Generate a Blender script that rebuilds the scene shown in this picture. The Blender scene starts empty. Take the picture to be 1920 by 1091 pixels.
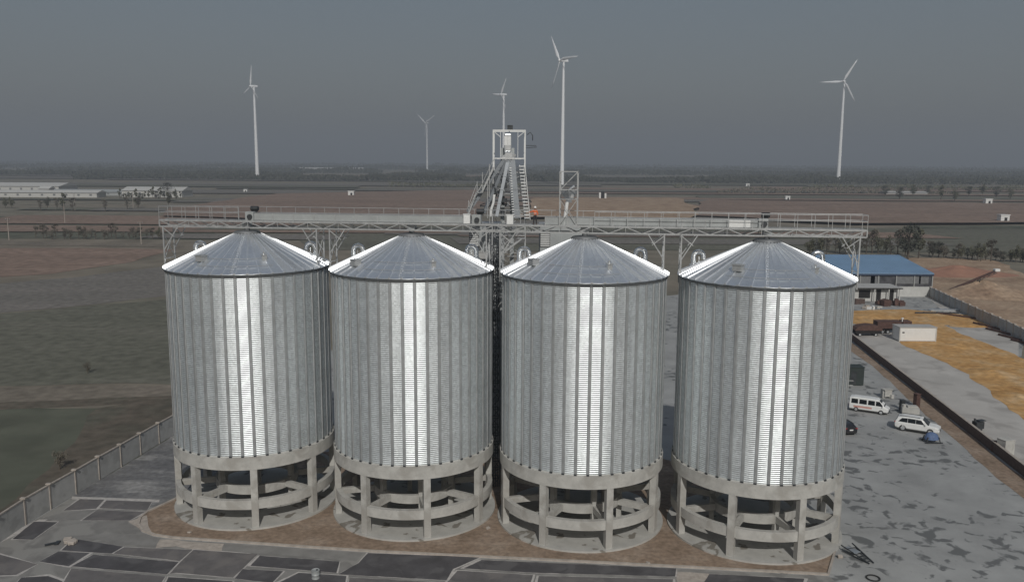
import bpy, bmesh, math, random
from mathutils import Vector, Matrix, noise
R = math.radians
PI = math.pi
random.seed(7)
scene = bpy.context.scene
col = scene.collection

# ---------------------------------------------------------------- camera
FPX, PIT, ROLL, CH = 1577.46, 0.1519, 0.0057, 40.263
cam_d = bpy.data.cameras.new('camera')
cam = bpy.data.objects.new('camera', cam_d)
col.objects.link(cam)
cam_d.sensor_width = 36
cam_d.lens = FPX / 1920 * 36
cam_d.clip_start = 0.5
cam_d.clip_end = 60000
fwd = Vector((0, math.cos(PIT), -math.sin(PIT)))
up0 = Vector((0, math.sin(PIT), math.cos(PIT)))
rt0 = Vector((1, 0, 0))
rt = rt0 * math.cos(ROLL) + up0 * math.sin(ROLL)
up = -rt0 * math.sin(ROLL) + up0 * math.cos(ROLL)
M4 = Matrix((rt, up, -fwd)).transposed().to_4x4()
M4.translation = (0, 0, CH)
cam.matrix_world = M4
scene.camera = cam
scene.render.resolution_x = 1024
scene.render.resolution_y = 581

# ---------------------------------------------------------------- light
SUN_EL, SUN_AZ = 36.0, 7.0        # the sun stands behind the viewer, a little to the right
w = bpy.data.worlds.new('World')
scene.world = w
w.use_nodes = True
nt = w.node_tree
bg = nt.nodes['Background']
sky = nt.nodes.new('ShaderNodeTexSky')
sky.sky_type = 'NISHITA'
sky.sun_disc = False
sky.sun_elevation = R(SUN_EL)
sky.sun_rotation = R(180 - SUN_AZ)
sky.dust_density = 5
sky.air_density = 1.0
gm = nt.nodes.new('ShaderNodeGamma'); gm.inputs[1].default_value = 0.30
hs = nt.nodes.new('ShaderNodeHueSaturation'); hs.inputs['Saturation'].default_value = 1.9; hs.inputs['Value'].default_value = 1.0
nt.links.new(sky.outputs[0], gm.inputs[0]); nt.links.new(gm.outputs[0], hs.inputs['Color'])
nt.links.new(hs.outputs[0], bg.inputs[0])
bg.inputs[1].default_value = 0.15
sd = bpy.data.lights.new('sun', 'SUN')
sd.energy = 2.5; sd.angle = R(0.5); sd.color = (1, .97, .92)
sun = bpy.data.objects.new('sun', sd)
col.objects.link(sun)
sv = Vector((math.sin(R(SUN_AZ)) * math.cos(R(SUN_EL)), -math.cos(R(SUN_AZ)) * math.cos(R(SUN_EL)), math.sin(R(SUN_EL))))
sun.rotation_euler = sv.to_track_quat('Z', 'Y').to_euler()
scene.view_settings.view_transform = 'Standard'
scene.view_settings.look = 'None'
scene.view_settings.exposure = 0.0
scene.view_settings.gamma = 1
scene.view_settings.use_curve_mapping = False


# ---------------------------------------------------------------- helpers
def ray(px, py):
    a, b = px - 960, py - 545.5
    c, s = math.cos(ROLL), math.sin(ROLL)
    X = c * a + s * b; Y = -s * a + c * b
    return (X / FPX, math.cos(PIT) - Y / FPX * math.sin(PIT), -math.sin(PIT) - Y / FPX * math.cos(PIT))
def G(px, py, z=0.0):
    r = ray(px, py); t = (z - CH) / r[2]
    return (r[0] * t, r[1] * t)

def tag(o, label=None, cat=None, group=None, kind=None):
    if label: o['label'] = label
    if cat: o['category'] = cat
    if group: o['group'] = group
    if kind: o['kind'] = kind
    return o
def empty(name, loc, label, cat, group=None, rz=0, sc=1):
    o = bpy.data.objects.new(name, None)
    col.objects.link(o)
    o.location = loc; o.rotation_euler = (0, 0, rz); o.scale = (sc, sc, sc)
    o.empty_display_size = .3
    return tag(o, label, cat, group)
def copy_tree(o, parent=None):
    c = o.copy(); col.objects.link(c)
    if parent: c.parent = parent
    for ch in list(o.children): copy_tree(ch, c)
    return c

class MB:
    def __init__(s): s.v = []; s.f = []; s.sm = []
    def add(s, vs, fs, smooth=False):
        n = len(s.v)
        s.v += [tuple(p) for p in vs]
        s.f += [tuple(i + n for i in f) for f in fs]
        s.sm += [smooth] * len(fs)
        return s
    def box(s, x0, x1, y0, y1, z0, z1):
        return s.add([(x0,y0,z0),(x1,y0,z0),(x1,y1,z0),(x0,y1,z0),(x0,y0,z1),(x1,y0,z1),(x1,y1,z1),(x0,y1,z1)],
              [(0,3,2,1),(4,5,6,7),(0,1,5,4),(1,2,6,5),(2,3,7,6),(3,0,4,7)])
    def obox(s, c, sx, sy, sz, rz=0, rx=0, ry=0):
        m = Matrix.Rotation(rz, 3, 'Z') @ Matrix.Rotation(ry, 3, 'Y') @ Matrix.Rotation(rx, 3, 'X'); c = Vector(c)
        vs = [c + m @ Vector((a * sx / 2, b * sy / 2, d * sz / 2)) for d in (-1, 1) for a, b in ((-1,-1),(1,-1),(1,1),(-1,1))]
        return s.add(vs, [(0,3,2,1),(4,5,6,7),(0,1,5,4),(1,2,6,5),(2,3,7,6),(3,0,4,7)])
    def beam(s, p, q, wd, h=None):
        p = Vector(p); q = Vector(q); d = (q - p)
        if d.length < 1e-6: return s
        h = h or wd
        d.normalize()
        u = Vector((0, 0, 1)) if abs(d.z) < .95 else Vector((0, 1, 0))
        a = d.cross(u).normalized(); b = a.cross(d).normalized()
        vs = [e + a * (i * wd / 2) + b * (j * h / 2) for e in (p, q) for i, j in ((-1,-1),(1,-1),(1,1),(-1,1))]
        return s.add(vs, [(0,1,2,3),(7,6,5,4),(0,4,5,1),(1,5,6,2),(2,6,7,3),(3,7,4,0)])
    def tube(s, pts, r, n=8, cap=True):
        pts = [Vector(p) for p in pts]
        rr = r if isinstance(r, (list, tuple)) else [r] * len(pts)
        vs = []; fs = []
        pa = None
        for i, p in enumerate(pts):
            d = (pts[min(i + 1, len(pts) - 1)] - pts[max(i - 1, 0)]).normalized()
            if pa is None:
                pa = d.cross(Vector((0, 0, 1)) if abs(d.z) < .9 else Vector((1, 0, 0))).normalized()
            a = (pa - d * pa.dot(d)).normalized(); pa = a
            b = d.cross(a)
            vs += [p + (a * math.cos(t * 2 * PI / n) + b * math.sin(t * 2 * PI / n)) * rr[i] for t in range(n)]
        for i in range(len(pts) - 1):
            for t in range(n):
                fs.append((i*n+t, i*n+(t+1)%n, (i+1)*n+(t+1)%n, (i+1)*n+t))
        s.add(vs, fs, True)
        if cap:
            s.add(vs[:n], [tuple(range(n))[::-1]]); s.add(vs[-n:], [tuple(range(n))])
        return s
    def lathe(s, prof, n=48, c=(0,0,0), smooth=True, a0=0, a1=2*PI):
        full = abs(a1 - a0 - 2 * PI) < 1e-6
        m = n if full else n + 1
        vs = []; fs = []
        for k in range(m):
            a = a0 + (a1 - a0) * k / n
            for r, z in prof: vs.append((c[0] + r * math.sin(a), c[1] - r * math.cos(a), c[2] + z))
        L = len(prof)
        for k in range(n):
            k2 = (k + 1) % m
            for i in range(L - 1):
                fs.append((k*L+i, k2*L+i, k2*L+i+1, k*L+i+1))
        return s.add(vs, fs, smooth)
    def ring(s, r0, r1, z0, z1, n=72):
        return s.lathe([(r1,z0),(r1,z1)], n, smooth=True).lathe([(r1,z1),(r0,z1)], n, smooth=False).lathe([(r0,z1),(r0,z0)], n, smooth=True).lathe([(r0,z0),(r1,z0)], n, smooth=False)
    def disc(s, r, z0, z1, n=72):
        return s.lathe([(r,z0),(r,z1)], n).lathe([(r,z1),(0.001,z1)], n, smooth=False)
    def prism(s, pts, z0, z1):
        n = len(pts)
        return s.add([(x,y,z0) for x,y in pts] + [(x,y,z1) for x,y in pts],
            [tuple(range(n))[::-1], tuple(range(n, 2*n))] + [(i,(i+1)%n,n+(i+1)%n,n+i) for i in range(n)])
    def build(s, name, m, parent=None, bevel=0, fix=False):
        me = bpy.data.meshes.new(name)
        me.from_pydata(s.v, [], s.f)
        me.polygons.foreach_set('use_smooth', s.sm)
        if fix:
            b = bmesh.new(); b.from_mesh(me); bmesh.ops.recalc_face_normals(b, faces=b.faces); b.to_mesh(me); b.free()
        me.materials.append(m)
        me.update()
        o = bpy.data.objects.new(name, me)
        col.objects.link(o)
        if parent: o.parent = parent
        if bevel:
            bv = o.modifiers.new('bevel', 'BEVEL'); bv.width = bevel; bv.segments = 2; bv.limit_method = 'ANGLE'
        return o

# ---------------------------------------------------------------- materials
def mat(name, c, rough=.8, metal=0, var=.15, scale=1.0, c2=None, bump=0, bscale=None, detail=6, coord='Object', stain=None, sscale=.3, sharp=(.52,.62), cluster=0):
    m = bpy.data.materials.new(name); m.use_nodes = True
    n = m.node_tree; L = n.links; p = n.nodes['Principled BSDF']
    p.inputs['Roughness'].default_value = rough; p.inputs['Metallic'].default_value = metal
    tc = n.nodes.new('ShaderNodeTexCoord')
    nz = n.nodes.new('ShaderNodeTexNoise'); nz.inputs['Scale'].default_value = scale; nz.inputs['Detail'].default_value = detail
    nz.inputs['Roughness'].default_value = .62
    L.new(tc.outputs[coord], nz.inputs['Vector'])
    rp = n.nodes.new('ShaderNodeValToRGB')
    rp.color_ramp.elements[0].position = .32; rp.color_ramp.elements[1].position = .68
    lo = c2 or tuple(max(0, x * (1 - var)) for x in c); hi = c if c2 else tuple(x * (1 + var) for x in c)
    rp.color_ramp.elements[0].color = (*lo, 1); rp.color_ramp.elements[1].color = (*hi, 1)
    L.new(nz.outputs[0], rp.inputs[0])
    out = rp.outputs[0]
    if stain:
        n2 = n.nodes.new('ShaderNodeTexNoise'); n2.inputs['Scale'].default_value = sscale; n2.inputs['Detail'].default_value = 8
        n2.inputs['Distortion'].default_value = .6
        L.new(tc.outputs[coord], n2.inputs['Vector'])
        r2 = n.nodes.new('ShaderNodeValToRGB'); r2.color_ramp.elements[0].position, r2.color_ramp.elements[1].position = sharp
        L.new(n2.outputs[0], r2.inputs[0])
        mx = n.nodes.new('ShaderNodeMix'); mx.data_type = 'RGBA'
        fac = r2.outputs[0]
        if cluster:
            n4 = n.nodes.new('ShaderNodeTexNoise'); n4.inputs['Scale'].default_value = cluster; n4.inputs['Detail'].default_value = 2
            L.new(tc.outputs[coord], n4.inputs['Vector'])
            # the ground stays wet only where it lies low: the threshold shifts with a slow noise
            ad = n.nodes.new('ShaderNodeMath'); ad.operation = 'MULTIPLY_ADD'; ad.inputs[1].default_value = .55; L.new(n4.outputs[0], ad.inputs[0])
            sb = n.nodes.new('ShaderNodeMath'); sb.operation = 'SUBTRACT'; sb.inputs[1].default_value = .29; L.new(n2.outputs[0], sb.inputs[0]); L.new(sb.outputs[0], ad.inputs[2]); L.new(ad.outputs[0], r2.inputs[0])
        L.new(fac, mx.inputs['Factor']); L.new(out, mx.inputs[6]); mx.inputs[7].default_value = (*stain, 1)
        out = mx.outputs[2]
    L.new(out, p.inputs['Base Color'])
    if bump:
        bp = n.nodes.new('ShaderNodeBump'); bp.inputs['Strength'].default_value = bump; bp.inputs['Distance'].default_value = .1
        n3 = n.nodes.new('ShaderNodeTexNoise'); n3.inputs['Scale'].default_value = bscale or scale * 6; n3.inputs['Detail'].default_value = 5
        L.new(tc.outputs[coord], n3.inputs['Vector']); L.new(n3.outputs[0], bp.inputs['Height']); L.new(bp.outputs[0], p.inputs['Normal'])
    return m

def mat_sheet(name, c, rough, k=1.0, met=.9):
    """galvanised sheet: every sheet has its own spangle tone and roughness, with faint run-off streaks"""
    m = bpy.data.materials.new(name); m.use_nodes = True
    n = m.node_tree; L = n.links; p = n.nodes['Principled BSDF']; p.inputs['Metallic'].default_value = met
    tc = n.nodes.new('ShaderNodeTexCoord')
    at = n.nodes.new('ShaderNodeAttribute'); at.attribute_name = 'tone'
    oi = n.nodes.new('ShaderNodeObjectInfo')
    mp = n.nodes.new('ShaderNodeMapping'); mp.inputs['Scale'].default_value = (2.2, 2.2, .12) if k > .5 else (.5, .5, .5)
    L.new(tc.outputs['Object'], mp.inputs[0])
    nz = n.nodes.new('ShaderNodeTexNoise'); nz.inputs['Scale'].default_value = 1; nz.inputs['Detail'].default_value = 6; nz.noise_dimensions = '4D'
    L.new(mp.outputs[0], nz.inputs['Vector'])
    mw = n.nodes.new('ShaderNodeMath'); mw.operation = 'MULTIPLY'; mw.inputs[1].default_value = 40
    L.new(oi.outputs['Random'], mw.inputs[0]); L.new(mw.outputs[0], nz.inputs['W'])
    sp = n.nodes.new('ShaderNodeTexVoronoi'); sp.inputs['Scale'].default_value = 4
    L.new(tc.outputs['Object'], sp.inputs['Vector'])
    a = n.nodes.new('ShaderNodeMath'); a.operation = 'MULTIPLY_ADD'; a.inputs[1].default_value = .20; a.inputs[2].default_value = .05
    L.new(at.outputs['Fac'], a.inputs[0])
    b = n.nodes.new('ShaderNodeMath'); b.operation = 'MULTIPLY_ADD'; b.inputs[1].default_value = .55
    L.new(nz.outputs[0], b.inputs[0]); L.new(a.outputs[0], b.inputs[2])
    sb = n.nodes.new('ShaderNodeSeparateColor'); L.new(sp.outputs['Color'], sb.inputs[0])
    d = n.nodes.new('ShaderNodeMath'); d.operation = 'MULTIPLY_ADD'; d.inputs[1].default_value = .34
    L.new(sb.outputs[0], d.inputs[0]); L.new(b.outputs[0], d.inputs[2])
    rp = n.nodes.new('ShaderNodeValToRGB')
    rp.color_ramp.elements[0].position = .15; rp.color_ramp.elements[1].position = .85
    rp.color_ramp.elements[0].color = (*[x * (1 - .26 * k) for x in c], 1); rp.color_ramp.elements[1].color = (*[min(1, x * (1 + .2 * k)) for x in c], 1)
    L.new(d.outputs[0], rp.inputs[0]); L.new(rp.outputs[0], p.inputs['Base Color'])
    bp = n.nodes.new('ShaderNodeBump'); bp.inputs['Strength'].default_value = .8 * k * k; bp.inputs['Distance'].default_value = .014
    bn = n.nodes.new('ShaderNodeTexNoise'); bn.inputs['Scale'].default_value = 2.6; bn.inputs['Detail'].default_value = 6; bn.inputs['Roughness'].default_value = .7
    L.new(tc.outputs['Object'], bn.inputs['Vector']); L.new(bn.outputs[0], bp.inputs['Height']); L.new(bp.outputs[0], p.inputs['Normal'])
    r = n.nodes.new('ShaderNodeMath'); r.operation = 'MULTIPLY_ADD'; r.inputs[1].default_value = .14 * k; r.inputs[2].default_value = rough - .07 * k
    rs = n.nodes.new('ShaderNodeMath'); rs.operation = 'MULTIPLY_ADD'; rs.inputs[1].default_value = .3; L.new(at.outputs['Fac'], rs.inputs[0]); L.new(nz.outputs[0], rs.inputs[2])
    L.new(rs.outputs[0], r.inputs[0]); L.new(r.outputs[0], p.inputs['Roughness'])
    return m

def mat_field(name, cols, scale, stretch=(1,1,1), rough=.95, fine=1.2, rot=0):
    m = bpy.data.materials.new(name); m.use_nodes = True
    n = m.node_tree; L = n.links; p = n.nodes['Principled BSDF']; p.inputs['Roughness'].default_value = rough
    p.inputs['Specular IOR Level'].default_value = .15
    tc = n.nodes.new('ShaderNodeTexCoord')
    mp = n.nodes.new('ShaderNodeMapping'); mp.inputs['Scale'].default_value = stretch; mp.inputs['Rotation'].default_value = (0, 0, rot)
    L.new(tc.outputs['Object'], mp.inputs[0])
    a = n.nodes.new('ShaderNodeTexNoise'); a.inputs['Scale'].default_value = scale; a.inputs['Detail'].default_value = 9; a.inputs['Roughness'].default_value = .6
    L.new(mp.outputs[0], a.inputs['Vector'])
    rp = n.nodes.new('ShaderNodeValToRGB'); e = rp.color_ramp.elements
    k = len(cols)
    for i, c in enumerate(cols):
        ps = .3 + .4 * i / (k - 1)
        if i == 0: e[0].position = ps; e[0].color = (*c, 1)
        elif i == k - 1: e[1].position = ps; e[1].color = (*c, 1)
    for i, c in enumerate(cols[1:-1]):
        q = e.new(.3 + .4 * (i + 1) / (k - 1)); q.color = (*c, 1)
    L.new(a.outputs[0], rp.inputs[0])
    f = n.nodes.new('ShaderNodeTexNoise'); f.inputs['Scale'].default_value = fine; f.inputs['Detail'].default_value = 6
    L.new(tc.outputs['Object'], f.inputs['Vector'])
    mr = n.nodes.new('ShaderNodeMapRange'); mr.inputs[1].default_value = .3; mr.inputs[2].default_value = .7; mr.inputs[3].default_value = .74; mr.inputs[4].default_value = 1.22
    L.new(f.outputs[0], mr.inputs[0])
    mx = n.nodes.new('ShaderNodeVectorMath'); mx.operation = 'SCALE'
    L.new(rp.outputs[0], mx.inputs[0]); L.new(mr.outputs[0], mx.inputs['Scale'])
    L.new(mx.outputs[0], p.inputs['Base Color'])
    return m

def mat_leaf(name, c, c2):
    m = mat(name, c, .9, 0, c2=c2, scale=.6)
    m.node_tree.nodes['Principled BSDF'].inputs['Specular IOR Level'].default_value = .1
    return m

MT = {}
MT['wall'] = mat_sheet('galvanised_wall', (.67, .71, .725), .45, 1.0, .80)
MT['roof'] = mat_sheet('galvanised_roof', (.80, .83, .86), .32, 0.35, .85)
MT['rib'] = mat('galvanised_stiffener', (.50, .52, .53), .5, .75, .15, .8)
MT['steel'] = mat('galvanised_frame', (.45, .46, .46), .5, .55, .15, 1.5)
MT['paintgrey'] = mat('pale_grey_panel', (.36, .38, .38), .55, .2, .10, .7)
MT['darksteel'] = mat('dark_steel', (.06, .065, .07), .5, .5, .3, 2)
MT['spout'] = mat('bright_tube', (.75, .77, .78), .35, .8, .1, 2)
MT['capsteel'] = mat('dull_cap_steel', (.20, .21, .22), .6, .4, .15, 1.5)
MT['duct'] = mat('blue_grey_duct', (.25, .27, .29), .5, .5, .12, .8)
MT['conc'] = mat('cast_concrete', (.43, .425, .40), .9, 0, .14, .9, bump=.3, bscale=4, stain=(.34, .33, .305), sscale=.35)
MT['pad'] = mat('floor_screed', (.42, .415, .39), .9, 0, .12, .6, stain=(.20, .185, .16), sscale=.45, sharp=(.60,.63))
MT['soil'] = mat_field('bare_soil', [(.20,.15,.11),(.265,.20,.15),(.335,.27,.215)], .25, fine=1.8)
MT['kerb'] = mat('kerb_concrete', (.38, .34, .30), .9, 0, .2, 1.5)
MT['slabs'] = mat('worn_grey_paving', (.20, .195, .185), .85, 0, .16, .35, stain=(.255, .25, .235), sscale=.3, sharp=(.48,.56))
MT['slab_dark'] = mat('bitumen_slab', (.070, .067, .071), .8, 0, .25, .5, stain=(.10, .097, .10), sscale=.4)
MT['slab_mid'] = mat('weathered_slab', (.125, .118, .118), .85, 0, .2, .5, stain=(.16, .15, .145), sscale=.4)
MT['slab_pale'] = mat('pale_slab', (.215, .21, .20), .85, 0, .15, .6)
MT['joint'] = mat('pale_mortar', (.44, .42, .40), .9, 0, .2, 2.5)
MT['asph'] = mat_field('streaked_asphalt', [(.13,.13,.135),(.17,.17,.172),(.34,.335,.325)], .22, stretch=(.5,1.4,1), rough=.8, fine=1.5, rot=.4)
MT['yard'] = mat('pale_yard_concrete', (.31, .315, .31), .8, 0, .17, .16, bump=.1, stain=(.13, .135, .135), sscale=.52, sharp=(.565,.625), cluster=.055)
MT['road'] = mat('concrete_road', (.43, .415, .39), .85, 0, .12, .12, stain=(.33, .315, .295), sscale=.15)
MT['grain'] = mat_field('spread_maize', [(.40,.22,.08),(.50,.30,.125),(.54,.39,.23)], .16, fine=.8)
MT['dirt'] = mat_field('dry_dirt', [(.24,.165,.115),(.35,.255,.18),(.43,.33,.24)], .08, fine=.7)
MT['brick'] = mat('dark_brick', (.10, .07, .06), .9, 0, .25, 2)
MT['fence'] = mat('precast_panel', (.40, .40, .39), .9, 0, .10, .8, stain=(.33, .33, .32), sscale=.6)
MT['white'] = mat('white_paint', (.72, .73, .72), .35, 0, .04, 1.2)
MT['whitewall'] = mat('white_wall', (.50, .50, .48), .8, 0, .08, .8)
MT['turbine'] = mat('turbine_paint', (.88, .90, .92), .35, 0, .03, .1)
MT['glass'] = mat('dark_glass', (.012, .015, .018), .08, 0, .1, 1)
MT['rubber'] = mat('tyre_rubber', (.02, .02, .02), .8, 0, .2, 4)
MT['blackpaint'] = mat('black_car_paint', (.018, .018, .022), .25, 0, .1, 2)
MT['blue'] = mat('blue_roof_sheet', (.21, .34, .50), .5, .1, .10, .15)
MT['bluetarp'] = mat('blue_tarp', (.09, .14, .26), .7, 0, .2, 3)
MT['flatroof'] = mat('pale_roof_felt', (.40, .40, .39), .8, 0, .1, .5)
MT['curtain'] = mat('patched_shed_wall', (.10, .105, .12), .7, 0, c2=(.02, .02, .024), scale=.35)
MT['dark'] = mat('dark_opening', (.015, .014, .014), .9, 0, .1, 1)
MT['green'] = mat('dark_green_sheet', (.03, .04, .038), .6, .1, .15, 1)
MT['rust'] = mat('rusty_junk', (.10, .055, .045), .8, .2, .3, 2)
MT['orange'] = mat('orange_vest', (.60, .13, .045), .8, 0, .12, 8)
MT['trouser'] = mat('dark_trousers', (.03, .03, .035), .9, 0, .15, 8)
MT['skin'] = mat('skin', (.38, .22, .15), .6, 0, .05, 8)
MT['hair'] = mat('black_hair', (.015, .013, .012), .6, 0, .1, 8)
MT['red'] = mat('red_lamp', (.35, .02, .02), .3, 0, .1, 4)
MT['bark'] = mat('bark', (.09, .075, .06), .9, 0, .2, 3)
MT['leafA'] = mat_leaf('leaf_olive', (.15, .15, .105), (.09, .092, .065))
MT['leafB'] = mat_leaf('leaf_bare_twigs', (.18, .165, .135), (.11, .10, .082))
MT['leafC'] = mat_leaf('leaf_dark', (.085, .088, .072), (.05, .054, .045))

# ---------------------------------------------------------------- ground
def sheet(name, pts, z, m, jag=0, step=4, kind='structure', px=False):
    """a flat outline of the ground, its edge roughened where the real one is ragged"""
    if px: pts = [G(x, y) for x, y in pts]
    out = []
    n = len(pts)
    for i in range(n):
        a = Vector(pts[i]); b = Vector(pts[(i + 1) % n])
        k = max(1, int((b - a).length / step)) if jag else 1
        nrm = Vector((-(b - a).y, (b - a).x)).normalized()
        for j in range(k):
            p = a.lerp(b, j / k)
            if jag:
                q = noise.noise(Vector((p.x / (step * 1.7), p.y / (step * 1.7), z * 50))) + .5 * noise.noise(Vector((p.x / (step * .6), p.y / (step * .6), z * 77)))
                p = p + nrm * q * jag
            out.append((p.x, p.y))
    b = bmesh.new()
    vs = [b.verts.new((x, y, z)) for x, y in out]
    es = [b.edges.new((vs[i], vs[(i + 1) % len(vs)])) for i in range(len(vs))]
    bmesh.ops.triangle_fill(b, edges=es, use_beauty=True)
    for f in b.faces:
        if f.normal.z < 0: f.normal_flip()
    me = bpy.data.meshes.new(name); b.to_mesh(me); b.free(); me.materials.append(m)
    o = bpy.data.objects.new(name, me); col.objects.link(o)
    return tag(o, kind=kind)

MT['ground'] = mat_field('far_fields', [(.16,.148,.12),(.205,.18,.145),(.18,.17,.135),(.235,.20,.16)], .0035, stretch=(.45, 2.2, 1), fine=.05)
MT['f_brown'] = mat_field('ploughed_brown', [(.19,.142,.115),(.235,.172,.138),(.28,.208,.17)], .03, stretch=(.35, 1.4, 1), fine=.25)
MT['f_green'] = mat_field('dull_green_field', [(.115,.115,.092),(.138,.138,.11),(.16,.155,.128)], .03, stretch=(.3, 1.6, 1), fine=.4)
MT['f_grey'] = mat_field('grey_stubble', [(0.150,0.143,0.130),(0.176,0.166,0.151),(0.202,0.186,0.171)], .04, stretch=(.3, 1.5, 1), fine=.5)
MT['f_olive'] = mat_field('dark_olive_field', [(.092,.10,.076),(.108,.115,.088),(.13,.128,.10)], .03, stretch=(.5, 1, 1), fine=.12)
MT['f_bank'] = mat_field('reddish_bank', [(.098,.092,.073),(.125,.107,.086),(.112,.112,.088)], .08, fine=.5)
MT['f_track'] = mat_field('worn_track', [(0.150,0.134,0.112),(0.189,0.167,0.136),(0.221,0.192,0.161)], .05, fine=.5)
g = MB(); g.add([(-30000,-2000,0),(30000,-2000,0),(30000,30000,0),(-30000,30000,0)], [(0,1,2,3)])
tag(g.build('ground', MT['ground']), kind='structure')
# fields to the left of the fence, near to far
sheet('field', [(-30,765),(330,765),(330,1091),(-600,1500),(-900,900)], .02, MT['f_olive'], 1.5, 6, px=True)
sheet('field', [(180,765),(330,740),(330,775),(240,850),(150,880),(60,960),(-10,1010),(-60,1000),(90,880),(140,830)], .035, MT['f_bank'], 1.6, 4, px=True)
sheet('field', [(-120,757),(330,741),(330,752),(-120,775)], .04, MT['f_bank'], 1.2, 5, px=True)
sheet('path', [(-100,726),(330,722),(330,741),(-100,757)], .05, MT['f_track'], 1.2, 5, px=True)
sheet('field', [(-150,600),(80,582),(330,560),(330,720),(-150,722)], .03, MT['f_green'], 2, 9, px=True)
sheet('field', [(-150,545),(140,520),(330,497),(330,552),(100,578),(-150,596)], .05, MT['f_grey'], 3, 10, px=True)
sheet('field', [(-200,466),(210,465),(330,468),(250,492),(90,514),(-200,532)], .08, MT['f_brown'], 5, 16, px=True)
sheet('path', [(-200,451),(345,459),(345,464),(-200,457)], .12, MT['f_track'], 1.5, 14, px=True)
sheet('field', [(-200,405),(400,408),(400,450),(-200,446)], .10, MT['f_olive'], 5, 22, px=True)
sheet('field', [(300,393),(520,366),(900,358),(900,411),(620,420),(300,409)], 1.83, MT['f_brown'], 14, 40, px=True)
sheet('field', [(1000,374),(1270,374),(1310,400),(1290,412),(980,412)], 1.85, MT['dirt'], 10, 30, px=True)
sheet('field', [(1330,378),(1960,385),(1960,422),(1600,424),(1290,408)], 1.84, MT['f_brown'], 14, 40, px=True)
sheet('field', [(560,424),(1640,428),(1960,430),(1960,478),(1500,470),(560,470)], .15, MT['f_green'], 6, 24, px=True)
sheet('road', [(1700,424),(1960,424),(1960,429),(1700,429)], .35, MT['f_olive'], 3, 20, px=True)
frnd = random.Random(21)
for k in range(46):
    y_ = 430 + (k / 46) ** 1.6 * 1900 + frnd.uniform(-20, 20); x_ = frnd.uniform(-.62, .62) * y_; wd = frnd.uniform(.12, .4) * y_; dp = frnd.uniform(.03, .10) * y_; sk = frnd.uniform(-.3, .3) * dp
    sheet('field', [(x_-wd, y_), (x_+wd, y_+frnd.uniform(-.2,.2)*dp), (x_+wd+sk, y_+dp), (x_-wd+sk, y_+dp*frnd.uniform(.8,1.2))], .4 + .03 * k, MT[frnd.choice(('f_brown','f_grey','f_green','f_grey'))], 5, 40)
# dry dirt behind the wall on the right
sheet('dirt', [(1590,482),(1860,486),(1930,520),(1960,560),(1960,640),(1745,560),(1590,575)], .02, MT['dirt'], 3, 7, px=True)
sheet('yard', [(-54.6,60),(-54.2,88),(-49.6,121),(-46,150),(-30,210),(60,262),(128,256),(118,190),(99,160),(75,60)], .03, MT['yard'])
# right part: grain spread to dry, road, soil strip
RW0, RW1 = Vector((80.2, 202.0)), Vector((66.2, 98.0))      # brick wall line
sheet('road', [(80.3,205),(112,206),(126,250),(128,255),(118,192),(99,160),(74,90),(65.3,90)], .04, MT['road'])
sheet('spread_grain', [(1560,583),(1700,580),(1850,594),(1905,618),(1840,612),(1770,610),(1830,636),(1900,664),(1990,712),(1990,830),(1920,786),(1880,760),(1845,725),(1800,695),(1745,668),(1685,645),(1688,610),(1560,608)], .06, MT['grain'], 1.1, 2.5, px=True)
sheet('soil', [(79.8,204),(66.1,99),(64,80),(60.5,80),(62.8,101),(64.2,112),(66.5,125),(69,142),(72,160),(73.5,172),(74,190),(75,204)], .05, MT['soil'], .5, 3)
# soil strip the silos stand in, and the slab paving around it
KR = G(1573,1008)
K = [(-33,112),(-42.0,92.3),(-42.15,90.6),(-41.6,88.9),(-40.4,87.3),(-38.6,86.2),(-36.5,85.6),(-14.9,82.7),(10.5,80.3),(31.5,78.2)]
sheet('soil', K + [G(1573,1008),(34.6,88),(32,100),(20,112),(0,117)], .06, MT['soil'], 0)
sheet('pavement', [(-54.3,70),(-54,88),(-51.6,106),(-49.7,121),(-44,121),(-33,112.2)] + [(x, y - .28) for x, y in K[1:]] + [(33,70)], .045, MT['slabs'])
sheet('pavement', [(-53.2,97),(-51.7,106),(-50.2,117),(-49.7,121),(-44,121),(-34,112.4),(-42.1,93.3),(-45.5,94.2)], .052, MT['asph'], .3, 1.5)
kb = MB()
for a, b in zip(K[:-1], K[1:]):
    kb.beam((a[0], a[1], .08), (b[0], b[1], .08), .28, .26)
kb.beam((31.5,78.2,.08), (KR[0],KR[1],.08), .2, .26)
tag(kb.build('kerb', MT['kerb']), kind='structure')
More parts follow.
